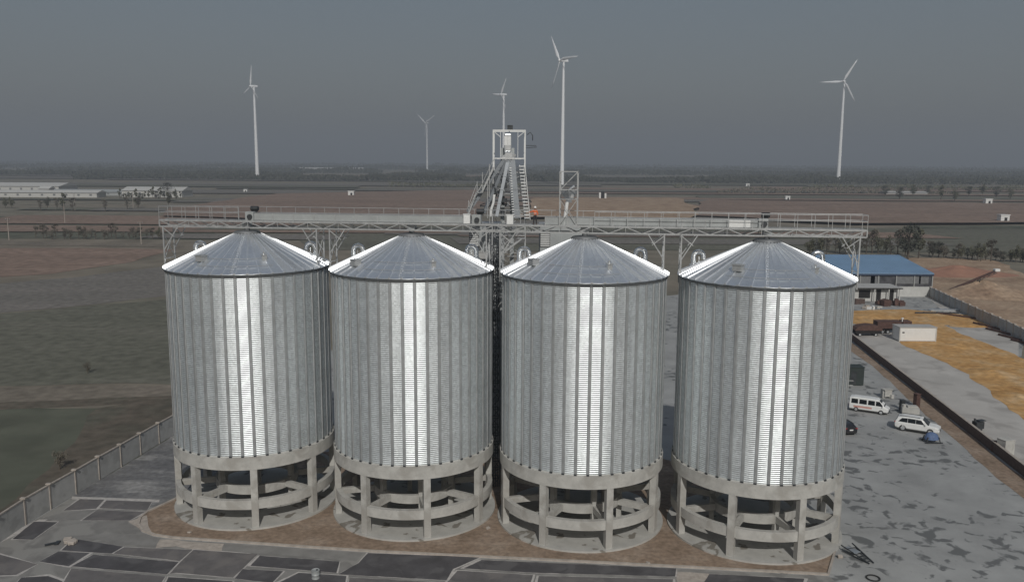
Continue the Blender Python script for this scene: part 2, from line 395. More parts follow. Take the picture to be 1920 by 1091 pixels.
# separately cast slabs: dark, weathered and pale, with mortar showing round most of them
SLABS = [
 ('slab_dark', [(64,978),(108,979),(62,1012),(23,1011)]), ('slab_mid', [(182,956),(272,960),(243,976),(153,976)]),
 ('slab_dark', [(138,1010),(231,1025),(209,1038),(115,1032)]), ('slab_dark', [(109,1034),(168,1037),(129,1062),(74,1053)]),
 ('slab_dark', [(175,1040),(335,1054),(313,1077),(134,1062)]), ('slab_mid', [(233,1026),(361,1031),(337,1052),(212,1038)]),
 ('slab_mid', [(363,1031),(484,1039),(437,1083),(331,1074),(318,1076),(339,1053)]), ('slab_dark', [(487,1042),(637,1053),(631,1074),(469,1061)]),
 ('slab_dark', [(455,1067),(531,1071),(510,1093),(440,1085)]), ('slab_dark', [(690,1037),(900,1045),(850,1067),(837,1088),(634,1077),(672,1056)]),
 ('slab_dark', [(903,1050),(1268,1066),(1266,1081),(1000,1074),(870,1066)]), ('slab_dark', [(1327,1076),(1508,1085),(1500,1108),(1310,1098)]),
 ('slab_mid', [(858,1070),(1000,1078),(985,1120),(820,1112)]), ('slab_mid', [(1010,1080),(1262,1086),(1262,1130),(1000,1124)]),
 ('slab_dark', [(40,1083),(90,1080),(118,1090),(100,1130),(0,1130)]), ('slab_mid', [(134,1066),(310,1081),(280,1130),(100,1124)]),
 ('slab_dark', [(316,1082),(436,1090),(420,1140),(290,1134)]), ('slab_dark', [(520,1094),(560,1074),(650,1080),(640,1130),(500,1126)]),
 ('slab_mid', [(655,1083),(830,1092),(800,1140),(650,1134)]), ('slab_mid', [(0,1040),(70,1058),(30,1078),(-60,1082),(-60,1040)]),
 ('slab_pale', [(116,962),(176,957),(146,975),(70,974)]), ('slab_pale', [(205,1000),(300,1008),(296,1024),(236,1022),(160,1008)]),
 ('slab_pale', [(372,1018),(680,1037),(668,1052),(490,1038),(366,1029)]), ('slab_mid', [(200,938),(285,941),(276,957),(186,953)]),
 ('slab_mid', [(150,936),(196,937),(180,954),(118,958)]),
]
for k, (mm, pts) in enumerate(SLABS):
    P2 = [Vector(G(*p)) for p in pts]
    c = sum(P2, Vector((0, 0))) / len(P2)
    jr = random.Random(k)
    big = []
    for p in P2:
        d = p - c; e_ = jr.choice((.05, .16, .30)); big.append(tuple(c + d * (1 + e_ / max(.8, d.length) * 1.3)))
    if mm != 'slab_pale': sheet('pavement', big, .052 + .0002 * k, MT['joint'], .06, .5)
    sheet('pavement', [tuple(p) for p in P2], .060 + .0002 * k, MT[mm], .05, .6)
sheet('pavement', [(-20,1016),(83,970),(90,974),(-20,1028)], .058, MT['joint'], .08, .6, px=True)
sheet('pavement', [(135,931),(300,937),(298,942),(135,936)], .059, MT['joint'], .08, .7, px=True)
sheet('pavement', [(300,1012),(420,1020),(415,1034),(350,1030),(330,1024),(290,1028)], .072, MT['kerb'], .25, .8, px=True)
sheet('pavement', [(240,978),(276,966),(278,984),(288,1004),(268,996)], .073, MT['kerb'], .1, .8, px=True)
sheet('pavement', [(1270,1072),(1330,1076),(1312,1100),(1640,1100),(1640,1125),(1268,1125)], .074, MT['kerb'], .2, .8, px=True)

# ---------------------------------------------------------------- silos
NP = 44
ZB, ZE, ZC = 8.305, 28.35, 32.1
RW = 8.95
SILO = [(-30.53 + 19.23 * i, 96.8 - 2.409 * i) for i in range(4)]
def corrugated(seed):
    rnd = random.Random(seed)
    lam, A = .21, .022
    rows = int((ZE - ZB) / lam * 6)
    courses = 18; segs = 4
    me_v = []; me_f = []; tone = []
    off = [[rnd.uniform(-1, 1) for _ in range(courses)] for _ in range(NP)]
    pan = [(rnd.uniform(-.012, .012), rnd.uniform(-.015, .02)) for _ in range(NP)]
    ncol = NP * segs
    for j in range(rows + 1):
        z = ZB + (ZE - ZB) * j / rows
        w_ = A * math.cos(2 * PI * (z - ZB) / lam)
        for k in range(ncol):
            p, t = divmod(k, segs)
            t /= segs
            a = 2 * PI * (k / ncol)
            bulge = 4 * t * (1 - t)
            r = RW + w_ - .018 * bulge + bulge * pan[p][1] + (t if t < .99 else 0) * (1 - t) * 4 * pan[p][0]
            me_v.append((r * math.sin(a), -r * math.cos(a), z))
    for j in range(rows):
        c = min(courses - 1, int(j * courses / rows))
        for k in range(ncol):
            k2 = (k + 1) % ncol
            me_f.append((j*ncol+k, j*ncol+k2, (j+1)*ncol+k2, (j+1)*ncol+k))
            tone.append(.5 + .5 * off[k // segs][c] * .38 + .3 * pan[k // segs][0] / .012 + .15 * pan[k // segs][1] / .03)
    me = bpy.data.meshes.new('wall'); me.from_pydata(me_v, [], me_f)
    me.polygons.foreach_set('use_smooth', [True] * len(me_f))
    at = me.attributes.new('tone', 'FLOAT', 'FACE'); at.data.foreach_set('value', tone)
    me.materials.append(MT['wall'])
    return me
def roof_mesh(seed):
    rnd = random.Random(seed)
    v = []; f = []; tone = []
    prof = [(9.26, ZE + .0), (9.25, ZE + .06)] + [(9.25 + (1.25 - 9.25) * t, ZE + .06 + (ZC - ZE - .06) * t) for t in (.16, .33, .5, .66, .83, 1)]
    # across one panel: rib (raised) then flat pan with a faint sag
    cross = [(0, .12), (.045, .12), (.085, .0), (.3, -.012), (.53, -.02), (.77, -.012), (.915, .0), (.955, .12)]
    L = len(prof); n = NP * len(cross)
    for p in range(NP):
        tl = rnd.uniform(-.075, .075)
        for u, h in cross:
            a = 2 * PI * (p + u) / NP
            for i, (r, z) in enumerate(prof):
                hh = (h if i else 0) + tl * (u - .5) * (1 if .1 < u < .9 else 0) + 0
                hh *= (r / 9.25) ** .5
                v.append((r * math.sin(a), -r * math.cos(a), z + hh))
    for k in range(n):
        k2 = (k + 1) % n
        for i in range(L - 1):
            f.append((k*L+i, k2*L+i, k2*L+i+1, k*L+i+1))
            rnd2 = random.Random(seed * 1000 + (k // len(cross)) * 10 + (0 if i < 4 else 1))
            tone.append(rnd2.random())
    me = bpy.data.meshes.new('roof'); me.from_pydata(v, [], f)
    at = me.attributes.new('tone', 'FLOAT', 'FACE'); at.data.foreach_set('value', tone)
    me.materials.append(MT['roof'])
    return me
def link(name, me, parent):
    o = bpy.data.objects.new(name, me); col.objects.link(o); o.parent = parent
    return o
def cone_z(r): return ZE + .06 + (ZC - ZE - .06) * (9.25 - r) / 8.0
# one of each repeated part
sm = MB()
sm.add([(-.17,-RW-.015,ZB),(-.12,-RW-.10,ZB),(.12,-RW-.10,ZB),(.17,-RW-.015,ZB),(-.17,-RW-.015,ZE-.25),(-.12,-RW-.10,ZE-.25),(.12,-RW-.10,ZE-.25),(.17,-RW-.015,ZE-.25)],
       [(0,1,5,4),(1,2,6,5),(2,3,7,6),(4,5,6,7)])
cm = MB(); cm.box(-.37, .37, -9.2, -8.5, .26, 6.95)
im = MB(); im.box(-.27, .27, -4.78, -4.24, .26, 6.6)
fm = MB(); fm.box(-.14, .14, -9.13, -9.03, ZB, ZB + .17)
proto = {}
def gooseneck(parent, al, r):
    m = MB()
    cx, cy = r * math.sin(al), -r * math.cos(al)
    z = cone_z(r)
    dx = 1 if math.sin(al) < 0 else -1
    m.tube([(cx, cy, z - .3), (cx, cy, z + .95)], .27, 12)
    arc = [(cx + dx * .55 * (1 - math.cos(t)), cy, z + .95 + .55 * math.sin(t)) for t in [i * PI / 8 for i in range(8)]]
    m.tube(arc + [(cx + dx * 1.12, cy, z + .7)], .26, 12)
    for t in range(1, 8, 2):
        p = arc[t]; q = arc[t - 1]
        m.tube([q, [q[i] + (p[i] - q[i]) * .25 for i in range(3)]], .29, 12)
    m.beam((cx + dx * .55, cy - .35, z - .1), (cx + dx * .55, cy - .35, z + 1.0), .06)
    m.tube([(cx, cy, z - .25), (cx, cy, z + .12)], .42, 12)
    return m.build('gooseneck_vent', MT['spout'], parent)
def hatch(parent, x, y, z, big):
    m = MB(); rz = math.atan2(y, x) + PI / 2
    if big:
        m.obox((x, y, z + .28), .95, .8, .6, rz).obox((x, y, z + .62), 1.1, .95, .08, rz)
    else:
        m.obox((x, y, z + .22), .5, .5, .6, rz).obox((x, y - .05, z + .56), .62, .62, .08, rz, .15).tube([(x, y, z + .5), (x, y, z + .85)], .12, 8)
    return m.build('roof_hatch', MT['spout'] if not big else MT['steel'], parent, fix=True)
HATCH = [((495,487),(378,490)), ((812,500),(667,498)), ((1142,505),(1000,497)), ((1528,512),(1384,508))]
def on_cone(px, py, cx, cy):
    r = ray(px, py)
    for k in range(700, 1300):
        t = k * .1
        x, y, z = r[0] * t, r[1] * t, CH + r[2] * t
        rr = math.hypot(x - cx, y - cy)
        if rr < 9.2 and z <= cone_z(rr): return (x - cx, y - cy, cone_z(rr))
    return None
SL = ['grain silo at the left end of the row, nearest the long precast fence',
      'second grain silo from the left, left of the elevator tower',
      'grain silo just right of the elevator tower, its apex below the small spout frame',
      'largest grain silo at the right end of the row, nearest the parked white cars']
for i, (cx, cy) in enumerate(SILO):
    s = empty('grain_silo', (cx, cy, 0), SL[i], 'silo', 'galvanised grain silos standing in a row')
    wl = link('wall', corrugated(i + 3), s)
    for k in range(NP):
        if 'st' not in proto:
            o = sm.build('stiffener', MT['rib'], wl); proto['st'] = o.data
            f_ = fm.build('foot_plate', MT['darksteel'], wl); proto['fp'] = f_.data
        else:
            o = link('stiffener', proto['st'], wl); f_ = link('foot_plate', proto['fp'], wl)
        o.rotation_euler.z = 2 * PI * k / NP + .0
        f_.rotation_euler.z = 2 * PI * k / NP
    rf = link('roof', roof_mesh(i + 11), s)
    c = MB(); c.lathe([(1.42, ZC - .12), (1.42, ZC + .12), (1.25, ZC + .2), (.6, ZC + .24), (0.01, ZC + .24)], 32)
    c.tube([(0,0,ZC+.2),(0,0,ZC+.8)], .3, 12)
    for k in range(24):
        a = k * PI / 12; c.obox((1.46 * math.sin(a), -1.46 * math.cos(a), ZC - .04), .1, .12, .16, a)
    c.build('cap', MT['capsteel'], rf)
    # roof step rails: a rung ladder up one panel and two low snow bars
    lad = MB()
    al = R(6 - 7 * i); 
    for r_ in [9.0 - .42 * q for q in range(18)]:
        a_ = al; dx, dy = math.cos(a_) * .2, math.sin(a_) * .2
        x_, y_, z_ = r_ * math.sin(a_), -r_ * math.cos(a_), cone_z(r_) + .1
        lad.beam((x_ - dx, y_ - dy, z_), (x_ + dx, y_ + dy, z_), .035)
    for sgn in (-1, 1):
        lad.beam((9.1 * math.sin(al) + sgn * .22 * math.cos(al), -9.1 * math.cos(al) + sgn * .22 * math.sin(al), cone_z(9.1) + .1),
                 (1.7 * math.sin(al) + sgn * .22 * math.cos(al), -1.7 * math.cos(al) + sgn * .22 * math.sin(al), cone_z(1.7) + .1), .04)
    lad.build('roof_ladder', MT['roof'], rf)
    rg = MB()
    for rr_ in (8.0, 6.6):
        for q in range(8):
            a_ = al + R(-30 + q * 7.5); b_ = a_ + R(7.5)
            rg.beam((rr_*math.sin(a_), -rr_*math.cos(a_), cone_z(rr_)+.13), (rr_*math.sin(b_), -rr_*math.cos(b_), cone_z(rr_)+.13), .045)
    rg.build('roof_rail', MT['steel'], rf)
    for q, pp in enumerate(HATCH[i]):
        h = on_cone(*pp, cx, cy)
        if h: hatch(rf, *h, q == 1)
    gooseneck(rf, R(-112), 7.7); gooseneck(rf, R(112), 7.7)
    # eave gutter angle
    e = MB(); e.lathe([(9.0, ZE - .32), (9.12, ZE - .30), (9.14, ZE - .16)], NP * 2); e.build('eave_ring', MT['capsteel'], wl)
    # concrete base
    b = MB(); b.ring(8.45, 9.22, 6.9, 8.3); b.build('ring_beam', MT['conc'], s)
    b = MB(); b.lathe([(9.02, 8.303), (8.98, 8.37), (8.9, 8.37)], 88, smooth=False); b.build('base_flashing', MT['conc'], s)
    b = MB(); b.disc(8.44, 7.2, 8.1).lathe([(8.44, 7.2), (.01, 7.2)], 48, smooth=False); b.build('floor_slab', MT['conc'], s, fix=True)
    b = MB(); b.ring(4.2, 4.8, 6.6, 7.19, 48); b.build('inner_ring_beam', MT['conc'], s)
    b = MB(); b.ring(8.55, 9.1, 2.35, 3.4); b.build('tie_beam', MT['conc'], s)
    b = MB(); b.ring(4.2, 4.75, 2.35, 3.35, 48); b.build('inner_tie_beam', MT['conc'], s)
    for k in range(8):
        if i == 0 and k == 0:
            rb_ = MB(); rb_.box(-.22, .22, -8.54, -4.76, 2.5, 3.2); o = rb_.build('radial_tie', MT['conc'], s); proto['rt'] = o.data
        else: o = link('radial_tie', proto['rt'], s)
        o.rotation_euler.z = R(15 + 45 * k)
    b = MB(); b.disc(9.45, 0, .26); b.build('floor_pad', MT['pad'], s)
    b = MB(); b.lathe([(4.1, 7.19), (.9, 4.6), (.9, 4.2), (.01, 4.2)], 36); b.build('hopper', MT['rib'], s)
    for k in range(8):
        o = cm.build('column', MT['conc'], s) if 'co' not in proto else link('column', proto['co'], s)
        proto.setdefault('co', o.data); o.rotation_euler.z = R(15 + 45 * k)
    for k in range(6):
        o = im.build('inner_column', MT['conc'], s) if 'ic' not in proto else link('inner_column', proto['ic'], s)
        proto.setdefault('ic', o.data); o.rotation_euler.z = R(15 + 60 * k)

# ---------------------------------------------------------------- walkway over the silos
ang = math.atan2(-2.409, 19.23)
ux, uy = math.cos(ang), math.sin(ang)
AX, AY = SILO[0]
def row_s(x): return (x - AX) / ux
wk = empty('truss_walkway', (AX, AY, 0), 'long galvanised truss walkway with handrails running over the tops of all four silos', 'walkway', rz=ang)
S0, S1 = row_s(-40.6), row_s(37.0)
ZT0, ZT1 = 32.72, 33.42
HW = .95
t = MB()
nb = 44
for y_ in (-HW, HW):
    t.beam((S0, y_, ZT0), (S1, y_, ZT0), .14, .15)
    t.beam((S0, y_, ZT1), (S1, y_, ZT1), .15, .18)
    for k in range(nb):
        a = S0 + (S1 - S0) * k / nb; b = S0 + (S1 - S0) * (k + 1) / nb
        if k % 2: t.beam((a, y_, ZT0), (b, y_, ZT1), .09)
        else: t.beam((a, y_, ZT1), (b, y_, ZT0), .09)
        if k % 2 == 0: t.beam((a, y_, ZT0), (a, y_, ZT1), .05)
for k in range(nb + 1):
    a = S0 + (S1 - S0) * k / nb
    t.beam((a, -HW, ZT0), (a, HW, ZT0), .06); t.beam((a, -HW, ZT1), (a, HW, ZT1), .07)
for y_ in (-HW, HW): t.beam((S0, y_, ZT0), (S0, y_, ZT1), .13); t.beam((S1, y_, ZT0), (S1, y_, ZT1), .13)
t.build('truss', MT['steel'], wk)
d = MB()
for k in range(nb):
    a = S0 + (S1 - S0) * k / nb; b = S0 + (S1 - S0) * (k + 1) / nb
    d.box(a + .02, b - .02, .25, HW - .05, ZT1 + .07, ZT1 + .10); d.box(a + .02, b - .02, -HW + .05, -.55, ZT1 + .07, ZT1 + .10)
d.build('deck', MT['steel'], wk)
for y_, x0, x1 in ((HW + .03, S0, S1), (-HW - .03, row_s(9), S1), (-HW - .03, S0, row_s(-31))):
    h = MB()
    for z_ in (34.35, 35.0): h.tube([(x0, y_, z_), (x1, y_, z_)], .035, 6)
    n_ = max(1, round((x1 - x0) / 1.75))
    for k in range(n_ + 1):
        x_ = x0 + (x1 - x0) * k / n_; h.beam((x_, y_, ZT1), (x_, y_, 35.0), .05)
    h.build('handrail', MT['steel'], wk)
h = MB()
for x_ in (S0, S1):
    for z_ in (34.35, 35.0): h.tube([(x_, -HW, z_), (x_, HW, z_)], .035, 6)
h.build('end_rail', MT['steel'], wk)
# legs on the eaves
def legpair(x, lean):
    m = MB(); s_ = row_s(x)
    for y_ in (-1.15, 1.15):
        m.beam((s_, y_, ZE - 1.1), (s_, y_, ZT0), .14)
        m.beam((s_, y_, 30.0), (s_ + lean * 1.7, y_ * .85, ZT0 - .04), .10)
        m.beam((s_, y_, ZT0 - .15), (s_ + lean * 1.25, y_ * .88, 31.55), .09)
    m.beam((s_, -1.15, 29.0), (s_, 1.15, 31.9), .07); m.beam((s_, 1.15, 29.0), (s_, -1.15, 31.9), .07)
    m.beam((s_, -1.2, ZT0 - .07), (s_, 1.2, ZT0 - .07), .12); m.beam((s_, -1.15, 29.0), (s_, 1.15, 29.0), .08)
    m.beam((s_, -1.15, ZE - 1.1), (s_ + lean * .55, -1.15, ZE + .1), .08)
    m.build('support_leg', MT['steel'], wk)
for x, ln in ((-40.1, 1), (-21.9, -1), (-20.4, 1), (-2.7, -1), (-1.2, 1), (16.4, -1), (18.2, 1), (36.3, -1)): legpair(x, ln)
# feed spouts from the walkway into the four caps
for i in range(4):
    m = MB(); s_ = row_s(SILO[i][0])
    m.tube([(s_, 0, 32.9), (s_, 0, ZC + .15)], .26, 10); m.obox((s_, 0, 32.98), .9, .9, .5)
    m.build('feed_spout', MT['rib'], wk)

# conveyors on the deck
def conveyor(x0, x1, label, heads):
    c = empty('drag_conveyor', (AX, AY, 0), label, 'conveyor', 'conveyors on the silo walkway', rz=ang)
    a, b = row_s(x0), row_s(x1)
    m = MB(); m.box(a, b, -.5, .2, 33.56, 34.3); m.build('casing', MT['paintgrey'], c)
    m = MB()
    k = a
    while k < b:
        m.box(k, k + .09, -.54, .24, 33.52, 34.34); k += 2.45
    m.box(a, b, -.53, .23, 34.303, 34.35)
    m.build('casing_flange', MT['steel'], c)
    for x_, sz in heads:
        s_ = row_s(x_)
        m = MB(); m.obox((s_, -.25, 34.0), 1.0, 1.0, 1.0); m.build('drive_head', MT['paintgrey'], c, bevel=.05)
        m = MB(); m.tube([(s_ + .1, -.77, 33.95), (s_ + .1, -.98, 33.95)], .28, 16); m.build('pulley_cover', MT['darksteel'], c)
        m = MB(); m.tube([(s_ - .1, .1, 34.85), (s_ + .75, .1, 34.85)], .27, 12).obox((s_ + .3, .1, 34.53), .6, .5, .1); m.build('motor', MT['darksteel'], c)
    return c
conveyor(-29.7, -4.6, 'long pale grey conveyor casing on the walkway, left of the elevator tower', [(-29.9, 1), (-3.9, 1)])
conveyor(3.6, 26.4, 'long pale grey conveyor casing on the walkway, right of the worker in orange', [(26.6, 1)])
m = MB(); s_ = row_s(24.2); m.obox((s_, -.56, 33.95), 2.2, .08, .78); 
pc = m.build('cover_panel', MT['white']); pc.location = (AX, AY, 0); pc.rotation_euler.z = ang
tag(pc, 'plain white panel on the front of the conveyor above the rightmost silo', 'panel')
for x, lb in ((-4.9, 'small white control box left of the elevator tower on the walkway'), (-.15, 'small white control box on the walkway close to the worker')):
    m = MB(); s_ = row_s(x); m.obox((0, 0, 34.05), .72, .4, 1.0).obox((0, 0, 34.57), .82, .5, .06)
    m.beam((-.25,0,33.5),(-.25,0,33.7),.07).beam((.25,0,33.5),(.25,0,33.7),.07)
    o = m.build('control_box', MT['white'], bevel=0)
    o.location = (AX + s_ * ux + .8 * uy, AY + s_ * uy - .8 * ux, 0); o.rotation_euler.z = ang
    tag(o, lb, 'control box', 'white control boxes on the walkway')

# small lattice frame with a hopper and spout, standing on the walkway
sf = empty('spout_frame', (6.15, 92.25, 33.42), 'small square lattice frame with a white tube on the walkway, right of the worker', 'frame', rz=ang)
m = MB(); q = .95
for a in (-q, q):
    for b in (-.8, .8): m.beam((a, b, 0), (a, b, 5.9), .1)
for z_ in (0.1, 2.9, 3.9, 5.85):
    for a in (-q, q): m.beam((a, -.8, z_), (a, .8, z_), .08)
    for b in (-.8, .8): m.beam((-q, b, z_), (q, b, z_), .08)
for b in (-.8, .8):
    m.beam((-q, b, .1), (q, b, 2.9), .05); m.beam((q, b, .1), (-q, b, 2.9), .05); m.beam((-q, b, 3.9), (q, b, 5.85), .05)
m.build('lattice', MT['steel'], sf)
m = MB(); m.lathe([(.85, 3.9), (.85, 3.6), (.3, 2.75), (.3, 2.5)], 4, smooth=False); m.build('funnel', MT['rib'], sf)
m = MB(); m.tube([(-.15, -.3, 2.6), (-.2, -.3, 2.3), (-.42, -.35, 0.4), (-.45, -.35, .1)], .2, 10); m.build('spout', MT['white'], sf)
m = MB(); m.obox((.35, -.2, 3.2), .35, .35, .35).tube([(.1,0,3.9),(.6,0,4.3)], .16, 8); m.build('gate_motor', MT['spout'], sf)

# ---------------------------------------------------------------- elevator tower behind the gap
TX, TY = -.45, 107.0
tw = empty('elevator_tower', (TX, TY, 0), 'tall galvanised lattice tower with stairs rising behind the gap between the middle silos', 'tower')
m = MB(); q = 1.95
def lattice(m, q0, q1, z0, z1, dz, wd=.13, br=.07):
    n_ = round((z1 - z0) / dz)
    for a, b in ((-1,-1),(1,-1),(1,1),(-1,1)): m.beam((a*q0, b*q0, z0), (a*q1, b*q1, z1), wd)
    for k in range(n_):
        f0, f1 = k / n_, (k + 1) / n_
        r0, r1 = q0 + (q1 - q0) * f0, q0 + (q1 - q0) * f1
        za, zb = z0 + (z1 - z0) * f0, z0 + (z1 - z0) * f1
        C = [(-1,-1),(1,-1),(1,1),(-1,1)]
        for i in range(4):
            c0, c1 = C[i], C[(i + 1) % 4]
            m.beam((c0[0]*r1, c0[1]*r1, zb), (c1[0]*r1, c1[1]*r1, zb), wd * .7)
            if k % 2: c0, c1 = c1, c0
            m.beam((c0[0]*r0, c0[1]*r0, za), (c1[0]*r1, c1[1]*r1, zb), br)
lattice(m, 2.5, 1.95, 0, 39.0, 2.6)
m.build('lattice', MT['steel'], tw)
m = MB(); q = 1.95
for a, b in ((-1,-1),(1,-1),(1,1),(-1,1)): m.beam((a*q, b*q, 39), (a*q, b*q, 44.1), .16)
for z_ in (40.7, 44.1):
    for a in (-q, q): m.beam((a, -q, z_), (a, q, z_), .13); m.beam((-q, a, z_), (q, a, z_), .13)
for a in (-q, q): m.beam((a, -q, 44.0), (a * .55, -q, 43.3), .07); m.beam((a*.55, -q, 44.1), (a*.55, -q, 40.8), .06)
m.beam((0, -q, 44.1), (0, q, 44.1), .12); m.box(-1.5, 1.5, -1.5, 1.5, 40.6, 40.66)
m.build('top_frame', MT['white'], tw)
m = MB(); m.obox((.1, 0, 44.5), .7, .6, .6).obox((2.7, -.4, 42.3), 1.4, .06, .08).tube([(2.2,-1.2,43.6),(2.6,-1.2,43.9),(2.9,-1.2,43.5),(2.9,-1.2,42.9)], .06, 6).beam((2.1,-1.4,42.0),(3.4,-1.4,42.1),.09)
m.build('hoist', MT['darksteel'], tw)
# zigzag stairs on the front face, the top flight steep and exposed
def flight(m, p, q, wd=.75, n=None, tr=.26):
    p = Vector(p); q = Vector(q); n = n or max(3, int(abs(q.z - p.z) / .34))
    for s_ in (0, 1):
        o = Vector((0, -s_ * wd, 0)); m.beam(p + o, q + o, .05, .2); m.beam(p + o + Vector((0,0,1)), q + o + Vector((0,0,1)), .04)
    for k in range(n + 1):
        c = p.lerp(q, k / n); m.box(c.x - tr / 2, c.x + tr / 2, c.y - wd, c.y, c.z, c.z + .05)
m = MB(); z_ = .3; k = 0
while z_ < 31:
    x0, x1 = (-2.1, 1.6) if k % 2 else (1.6, -2.1)
    flight(m, (x0, -2.6, z_), (x1, -2.6, z_ + 3.0), tr=.3); m.box(x1 - .5, x1 + .5, -3.4, -2.55, z_ + 3.0, z_ + 3.06)
    z_ += 3.07; k += 1
m.build('stair', MT['steel'], tw)
m = MB()
for k in range(17):   # steep ladder stair beside the duct, broad white treads
    f = k / 16; x_ = 1.62 + .72 * f - .1; zz = 39.7 - 6.3 * f
    m.box(x_ - .30, x_ + .30, -3.0, -2.55, zz, zz + .11)
m.beam((1.3, -2.5, 39.9), (2.0, -2.5, 33.2), .07).beam((1.95, -2.5, 39.9), (2.65, -2.5, 33.2), .07)
for k in range(20):
    f = k / 19; m.box(.05 + .42 * f, .3 + .42 * f, -2.72, -2.6, 39.5 - 6 * f, 39.6 - 6 * f)
m.build('ladder_stair', MT['white'], tw)
# stair running down on the left side
m = MB()
flight(m, (-1.9, -2.2, 39.6), (-3.3, -2.2, 36.6), tr=.35); m.box(-4.1, -3.2, -3.1, -2.1, 36.5, 36.56)
flight(m, (-4.0, -2.2, 36.5), (-5.1, -2.2, 33.6), tr=.35)
for x_, z0, z1 in ((-3.9, 36.5, 37.9), (-3.25, 36.5, 39.0), (-4.95, 33.5, 35.6), (-2.6, 33.4, 37.9), (-2.4, 36, 40)): m.beam((x_, -3.1, z0), (x_, -3.1, z1), .07)
m.beam((-3.25, -3.1, 37.6), (-5.0, -3.1, 34.6), .07)
m.build('side_stair', MT['steel'], tw)
m = MB(); crnd = random.Random(9)
for z_ in (34.2, 36.4, 38.6): m.box(-2.2, 1.2, -1.9, 1.9, z_, z_ + .06).beam((-2.3,-2.0,z_+1.0),(1.2,-2.0,z_+1.0),.05).beam((-2.3,-2.0,z_+.5),(1.2,-2.0,z_+.5),.04)
for k in range(26):
    x_ = crnd.uniform(-2.3, 1.2); z_ = crnd.uniform(31, 39); m.beam((x_, -2.1, z_), (x_ + crnd.uniform(-.9,.9), -2.0, z_ + crnd.uniform(-1.2,1.2)), crnd.uniform(.04,.1))
for k in range(12):
    x_ = crnd.uniform(-2.2, 1.0); z_ = crnd.uniform(31, 38.5); m.obox((x_, -1.8, z_), crnd.uniform(.2,.6), .3, crnd.uniform(.2,.6))
m.build('platform', MT['capsteel'], tw)
# elevator legs, head and spouts
el = empty('bucket_elevator', (TX, TY, 0), 'bucket elevator with bright head and spouts fanning down inside the lattice tower', 'elevator')
m = MB(); m.box(-1.05, -.55, -.3, .3, 0, 42.0).box(.15, .65, -.3, .3, 0, 42.0); 
for k in range(14): m.box(-1.1, -.5, -.35, .35, 1 + 3 * k, 1.08 + 3 * k).box(.1, .7, -.35, .35, 1 + 3 * k, 1.08 + 3 * k)
m.build('trunk', MT['paintgrey'], el)
m = MB(); m.box(-.62, .28, -1.7, -.9, 41.5, 43.7); m.build('head', MT['spout'], el, bevel=.12)
m = MB(); m.box(-.60, -.2, -1.72, -1.70, 42.3, 43.4).box(-.15, .2, -1.72, -1.70, 42.3, 43.4); m.build('head_window', MT['white'], el)
m = MB()
for a in (-150, -115, -75, -40, -10): 
    a = R(a); c = (-.1, -1.6, 41.2)
    m.beam(c, (c[0] + .95 * math.cos(a), c[1] - .2, c[2] + .95 * math.sin(a)), .38, .38)
m.obox((-.1, -1.6, 41.1), .8, .7, .6); m.build('distributor', MT['spout'], el)
SP = [((-.6,-1.7,40.6),(-5.1,-2.4,34.1)), ((-.4,-1.8,40.4),(-3.1,-2.8,34.0)), ((-.2,-1.9,40.2),(-1.5,-3.0,33.6)), ((.25,-1.8,40.5),(.95,-2.4,33.4))]
for i, (a, b) in enumerate(SP):
    m = MB(); m.beam(a, b, (.42, .36, .4, .95)[i], (.42, .36, .4, .3)[i])
    A_, B_ = Vector(a), Vector(b)
    for f in (.25, .5, .75): c = A_.lerp(B_, f); e_ = A_.lerp(B_, f + .012); m.beam(c, e_, (.52, .46, .5, 1.02)[i], (.52, .46, .5, .36)[i])
    m.build('chute', MT['duct'], el)
m = MB(); m.obox((-.55, -2.2, 37.4), .6, .5, .7).obox((-.6, -2.3, 35.6), .8, .5, .5).tube([(-1.9,-2.4,37.6),(-1.6,-2.4,36.2),(-2.3,-2.4,35.0)], .16, 8).tube([(-1.3,-2.5,36.8),(-.9,-2.5,36.4),(-1.3,-2.5,35.9)], .22, 8)
m.build('flap_box', MT['darksteel'], el)
m = MB(); m.tube([(-1.8,-2.6,36.3),(-1.9,-2.6,35.3),(-2.2,-2.6,34.4),(-2.25,-2.6,33.6)], .17, 10); m.build('return_tube', MT['white'], el)
# second, darker lattice mast in the gap itself, nearer than the tower
ms = empty('lattice_mast', (-1.95, 101.2, 0), 'slim dark lattice mast with cables standing in the gap between the two middle silos', 'mast')
m = MB(); lattice(m, .5, .35, 0, 32.3, 1.1, .09, .05); m.build('lattice', MT['darksteel'], ms)
m = MB()
for k in range(3): m.tube([(-.3 + .25 * k, -.45, z * 3.0) if z % 2 else (-.2 + .25 * k, -.52, z * 3.0) for z in range(0, 11)], .05, 6)
m.tube([(-.5,-.4,32.0),(-1.2,-.4,30.5),(-.6,-.4,28.2),(-.2,-.4,27.6)], .05, 6); m.build('cable', MT['darksteel'], ms)

